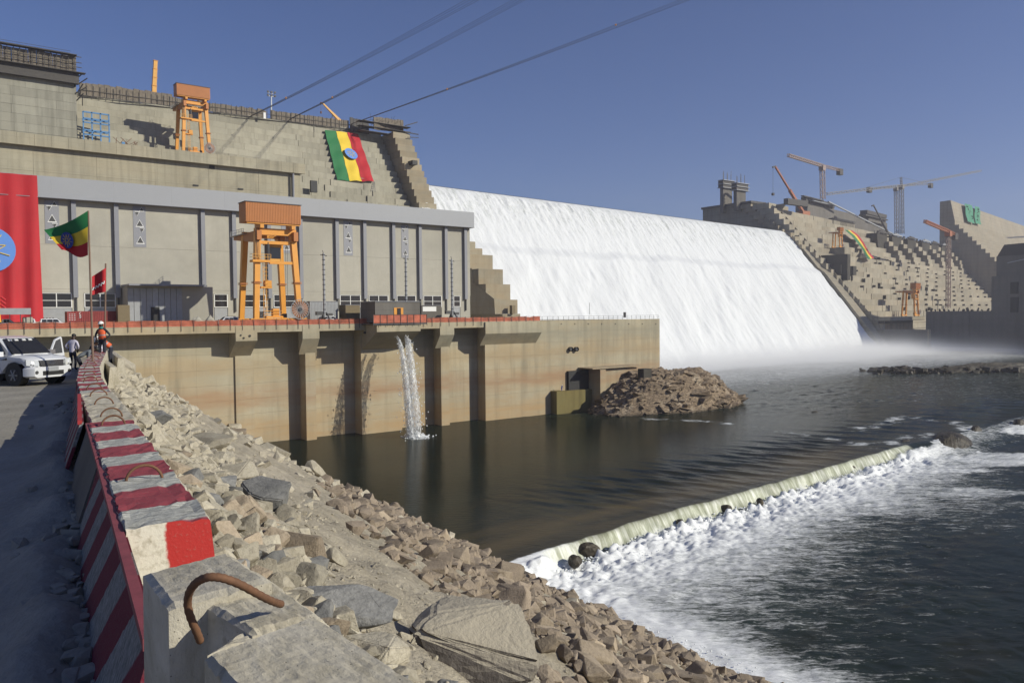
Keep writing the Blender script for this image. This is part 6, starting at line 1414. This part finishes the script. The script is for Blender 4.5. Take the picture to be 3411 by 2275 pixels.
# ================================================================ PEOPLE
def skin_obj(name, pts, edges, rad, mats, parent, matf=None, loc=None, sub=2):
    me = bpy.data.meshes.new(name); me.from_pydata(pts, edges, []); o = bpy.data.objects.new(name, me); COL.objects.link(o); o.parent = parent
    md = o.modifiers.new('skin', 'SKIN'); md.use_smooth_shade = True; sk = me.skin_vertices[0] if me.skin_vertices else None
    if sk is None:
        bm = bmesh.new(); bm.from_mesh(me); bm.verts.layers.skin.verify(); bm.to_mesh(me); bm.free(); sk = me.skin_vertices[0]
    for i, r in enumerate(rad): sk.data[i].radius = (r, r) if not isinstance(r, tuple) else r
    sk.data[0].use_root = True; ss = o.modifiers.new('sub', 'SUBSURF'); ss.levels = sub; ss.render_levels = sub
    # bake so that each region of the one body can have its own cloth
    dg = bpy.context.evaluated_depsgraph_get(); ev = o.evaluated_get(dg); nm = bpy.data.meshes.new_from_object(ev); o.modifiers.clear(); o.data = nm; nm.name = name
    nm.materials.clear()
    for m_ in mats: nm.materials.append(m_)
    if matf: 
        for p_ in nm.polygons: p_.material_index = matf(p_.center)
    return o
def person(loc, face, label, shirt, trous, lean=0., knee=0., arms='down', head='cap', vest=None, scarf=None, crouch=0.):
    """1.74 m figure: x is where it faces; lean bends the trunk forward at the hip"""
    t = thing('person', loc, label, 'person', None, face, local=True); hz = .92-crouch*.45
    def J(x, y, z):   # trunk coordinates from the hip, leaned forward
        return (x*math.cos(lean)+z*math.sin(lean), y, hz+z*math.cos(lean)-x*math.sin(lean))
    P_ = [(0, 0, hz), J(.0, 0, .25), J(0, 0, .46), J(.01, 0, .56), J(.03, 0, .66), J(.04, 0, .76)]
    E_ = [(0, 1), (1, 2), (2, 3), (3, 4), (4, 5)]; Rr = [(.155, .11), (.14, .105), (.17, .11), (.06, .06), (.085, .095), (.07, .085)]
    for s_ in (-1, 1):
        b_ = len(P_); kx = .06+crouch*.38+knee*.2; P_ += [(0, s_*.10, hz-.06), (kx, s_*.12, hz*.52+crouch*.08), (0-crouch*.05, s_*.12, .08), (.14, s_*.13, .035)]; E_ += [(0, b_), (b_, b_+1), (b_+1, b_+2), (b_+2, b_+3)]; Rr += [.095, .065, .045, .04]
        sh = len(P_); el_, hd = {'down': (J(-.02, s_*.25, .18), J(.08, s_*.24, -.06)), 'fwd': (J(.18, s_*.24, .22), J(.42, s_*.16, .22)), 'hip': (J(-.05, s_*.36, .22), J(.1, s_*.22, .02)), 'reach': (J(.22, s_*.22, .28), (J(.3, s_*.18, .2)[0]+.18, s_*.16, max(.85, J(.3, 0, .2)[2]-.32)))}[arms]
        P_ += [J(0, s_*.19, .44), el_, hd]; E_ += [(2, sh), (sh, sh+1), (sh+1, sh+2)]; Rr += [.065, .045, .032]
        d = nrm(np.array(hd)-np.array(el_)); sd = np.array([0, 1, 0]); up_ = nrm(np.cross(d, sd))
        for k, (o_, l_) in enumerate(((-.03, .075), (-.01, .09), (.012, .085), (.032, .07))):
            f = len(P_); a = np.array(hd)+d*.05+sd*o_; P_ += [tuple(a), tuple(a+d*l_*.5-up_*.01), tuple(a+d*l_-up_*.03)]; E_ += [(sh+2, f), (f, f+1), (f+1, f+2)]; Rr += [.011, .010, .008]
        f = len(P_); a = np.array(hd)+d*.02-sd*s_*.03; P_ += [tuple(a), tuple(a+d*.04-sd*s_*.02-up_*.02)]; E_ += [(sh+2, f), (f, f+1)]; Rr += [.012, .010]
    hc = np.array(J(.035, 0, .70)); ax = nrm(np.array(J(0, 0, 1))-np.array(J(0, 0, 0))); fx = nrm(np.array(J(1, 0, 0))-np.array(J(0, 0, 0)))
    sl = np.array(J(0, 0, .55)); hdz = P_[13-0]
    hands = [np.array(P_[i+2]) for i in (sh, ) ]
    def mf(c_):
        c_ = np.array(c_); tz = (c_-np.array([0, 0, hz]))@ax; 
        if tz > .52 and np.linalg.norm(c_-hc) < .30: return 2
        if c_[2] < hz-.03 and tz < .02 and (abs(c_[1]) < .2) and c_[2] < hz-.0: return 1 if c_[2] > .09 else 3
        if abs(c_[1]) > .12:
            for s_ in (0, 1):
                if np.linalg.norm(c_-np.array(P_[(HI[s_])])) < .12: return 2
        return 0
    HI = [i for i, e in enumerate(P_) if False]; 
    n_per = 4+3+12+2; HI = [6+4+2, 6+n_per+4+2]
    bd = skin_obj('body', P_, E_, Rr, [M[shirt], M[trous], M['skin'], M['black']], t, mf, sub=1)
    m = MB(); q = hc+fx*.10; m.prism([q+ax*.01-[0, .012, 0], q+ax*.01+[0, .012, 0], q-ax*.03+[0, .016, 0], q-ax*.03-[0, .016, 0]], fx*.025); m.build('nose', M['skin'], t)
    m = MB()
    for y in (-.035, .035): m.box(hc+fx*.088+ax*.025+[0, y-.012, 0]-[.004, 0, .006], hc+fx*.088+ax*.025+[0, y+.012, 0]+[.004, 0, .006])
    m.build('eyes', M['white'], t)
    m = MB(); m.box(hc+fx*.088-ax*.055-[.004, .022, .004], hc+fx*.088-ax*.055+[.004, .022, .004]); m.build('mouth', M['trs'], t)
    m = MB()
    for y in (-.085, .085): m.tube([hc+[0, y, -.02], hc+[0, y*1.05, .025]], .014, 6)
    m.build('ears', M['skin'], t)
    cap = bmesh.new(); bmesh.ops.create_uvsphere(cap, u_segments=14, v_segments=8, radius=1); CV = [v.co.copy() for v in cap.verts]; CF = [tuple(v.index for v in f.verts) for f in cap.faces]; cap.free()
    keep = [max(-.1 if head == 'hair' else .0, v.z) for v in CV]; rad = .108 if head == 'hair' else .128
    m = MB(); m.add([hc+ax*(.02 if head == 'hair' else .03)+rad*(fx*v.x*1.05+np.array([0, 1, 0])*v.y*.88+ax*z*1.0) for v, z in zip(CV, keep)], CF); m.build('hair' if head == 'hair' else 'hard_hat', M['black'] if head == 'hair' else M['white'], t, smooth=True)
    if head != 'hair': m = MB(); m.prism([hc+ax*.03+fx*.08+[0, -.09, 0], hc+ax*.03+fx*.17+[0, -.05, 0], hc+ax*.03+fx*.17+[0, .05, 0], hc+ax*.03+fx*.08+[0, .09, 0]], ax*.012); m.build('hat_brim', M['white'], t)
    if vest:
        m = MB(); secs = []
        for z, wx_, wy in ((.04, .125, .17), (.2, .13, .165), (.38, .135, .20), (.49, .09, .14)):
            secs.append([J(wx_*math.cos(a), wy*math.sin(a), z) for a in np.linspace(0, 2*math.pi, 15)[:-1]])
        loft(m, secs); v_ = m.build('vest', M[vest], t, smooth=True); m = MB(); loft(m, [[J(.137*math.cos(a), .178*math.sin(a), z) for a in np.linspace(0, 2*math.pi, 15)[:-1]] for z in (.2, .25)]); m.build('reflective_band', M['galv'], v_)
    if scarf: m = MB(); m.tube([np.array(J(.03, 0, .52)), np.array(J(.04, 0, .60))], [.10, .085], 10); m.build('scarf', M[scarf], t, smooth=True)
    return t
def at_px(px, py, z): return onZ(px, py, z)
hd_ = math.atan2(FW[1], FW[0])
G0 = 24.27
person(at_px(243, 1233, G0), hd_-.2, 'person with white shirt and dark trousers standing with back turned beside the open truck door', 'shirtw', 'trs', lean=.12, arms='hip', head='hair')
person(at_px(262, 1262, G0), hd_-1.0, 'person in grey jacket over an orange vest bending far forward over the barriers', 'greyv', 'trs', lean=1.15, knee=.3, arms='reach', head='hair', vest=None)
p_ = at_px(300, 1236, G0); person(p_, hd_-1.6, 'person in dark clothes crouching behind the tall flag pole with camera arm raised', 'trs', 'trs', lean=.5, crouch=.35, arms='fwd', head='hair')
p_ = at_px(322, 1225, G0+.1); person(p_, hd_-2.6, 'crouching person in pale shirt and white cap right of the tall flag pole', 'shirtw', 'trs', lean=.7, crouch=.4, arms='fwd', head='hat')
p_ = at_px(343, 1200, G0+.55); person((p_[0], p_[1], G0+.55), hd_+3.0, 'person with white hard hat, teal scarf and orange vest standing above the barriers', 'trs', 'trs', lean=.05, arms='hip', head='hat', vest='hiv', scarf='teal')
p_ = at_px(372, 1222, G0+.1); person((p_[0], p_[1], G0+.15), hd_+1.9, 'person in orange vest and white hard hat leaning over the end of the barrier row', 'greyv', 'trs', lean=.95, arms='reach', head='hat', vest='hiv')
q = onV(1869, 1306, 161.6); person((q[0], 161.4, 6.05), -math.pi/2, 'small person in blue overalls and white hard hat on the landing box by the wall', 'navy', 'navy', lean=.4, arms='fwd', head='hat')

# ================================================================ AIR: haze over the distance, mist at the spillway foot
def vol(name, a, c_, setup):
    o = MB().box(a, c_).build(name, (mt := bpy.data.materials.new(name))); mt.use_nodes = True; t = mt.node_tree; t.nodes.clear(); out = t.nodes.new('ShaderNodeOutputMaterial'); pv = t.nodes.new('ShaderNodeVolumePrincipled'); t.links.new(pv.outputs[0], out.inputs['Volume']); setup(t, pv); tag(o, kind='stuff'); return o
def hz_(t, pv): pv.inputs['Density'].default_value = .00016; pv.inputs['Color'].default_value = (.88, .87, .95, 1); pv.inputs['Anisotropy'].default_value = .25
vol('haze', (-900, -400, -10), (2400, 1500, 330), hz_)
def ms_(t, pv):
    n = t.nodes; l = t.links; g = n.new('ShaderNodeNewGeometry'); s_ = n.new('ShaderNodeSeparateXYZ'); l.new(g.outputs['Position'], s_.inputs[0])
    def mth(op, a, b_=None, cl=False):
        m_ = n.new('ShaderNodeMath'); m_.operation = op; m_.use_clamp = cl
        for so, v in ((m_.inputs[0], a), (m_.inputs[1], b_)):
            if v is None: continue
            if isinstance(v, bpy.types.NodeSocket): l.new(v, so)
            else: so.default_value = v
        return m_.outputs[0]
    x, y, z = s_.outputs; nz = n.new('ShaderNodeTexNoise'); nz.inputs['Scale'].default_value = .03; nz.inputs['Detail'].default_value = 2; l.new(g.outputs['Position'], nz.inputs['Vector'])
    fy = mth('DIVIDE', mth('SUBTRACT', y, 165.), 95., True); fz = mth('POWER', 2.718, mth('DIVIDE', mth('MULTIPLY', z, -1.), 2.5)); fx = mth('DIVIDE', mth('SUBTRACT', 600., x), 60., True)
    d = mth('MULTIPLY', mth('MULTIPLY', mth('POWER', fy, 2.0), fz), mth('MULTIPLY', fx, mth('POWER', nz.outputs['Fac'], 2.0)))
    l.new(mth('MULTIPLY', d, .6), pv.inputs['Density']); pv.inputs['Color'].default_value = (.99, .99, .99, 1); pv.inputs['Anisotropy'].default_value = .3
vol('mist', (190, 166, -1.5), (640, 300, 30), ms_)
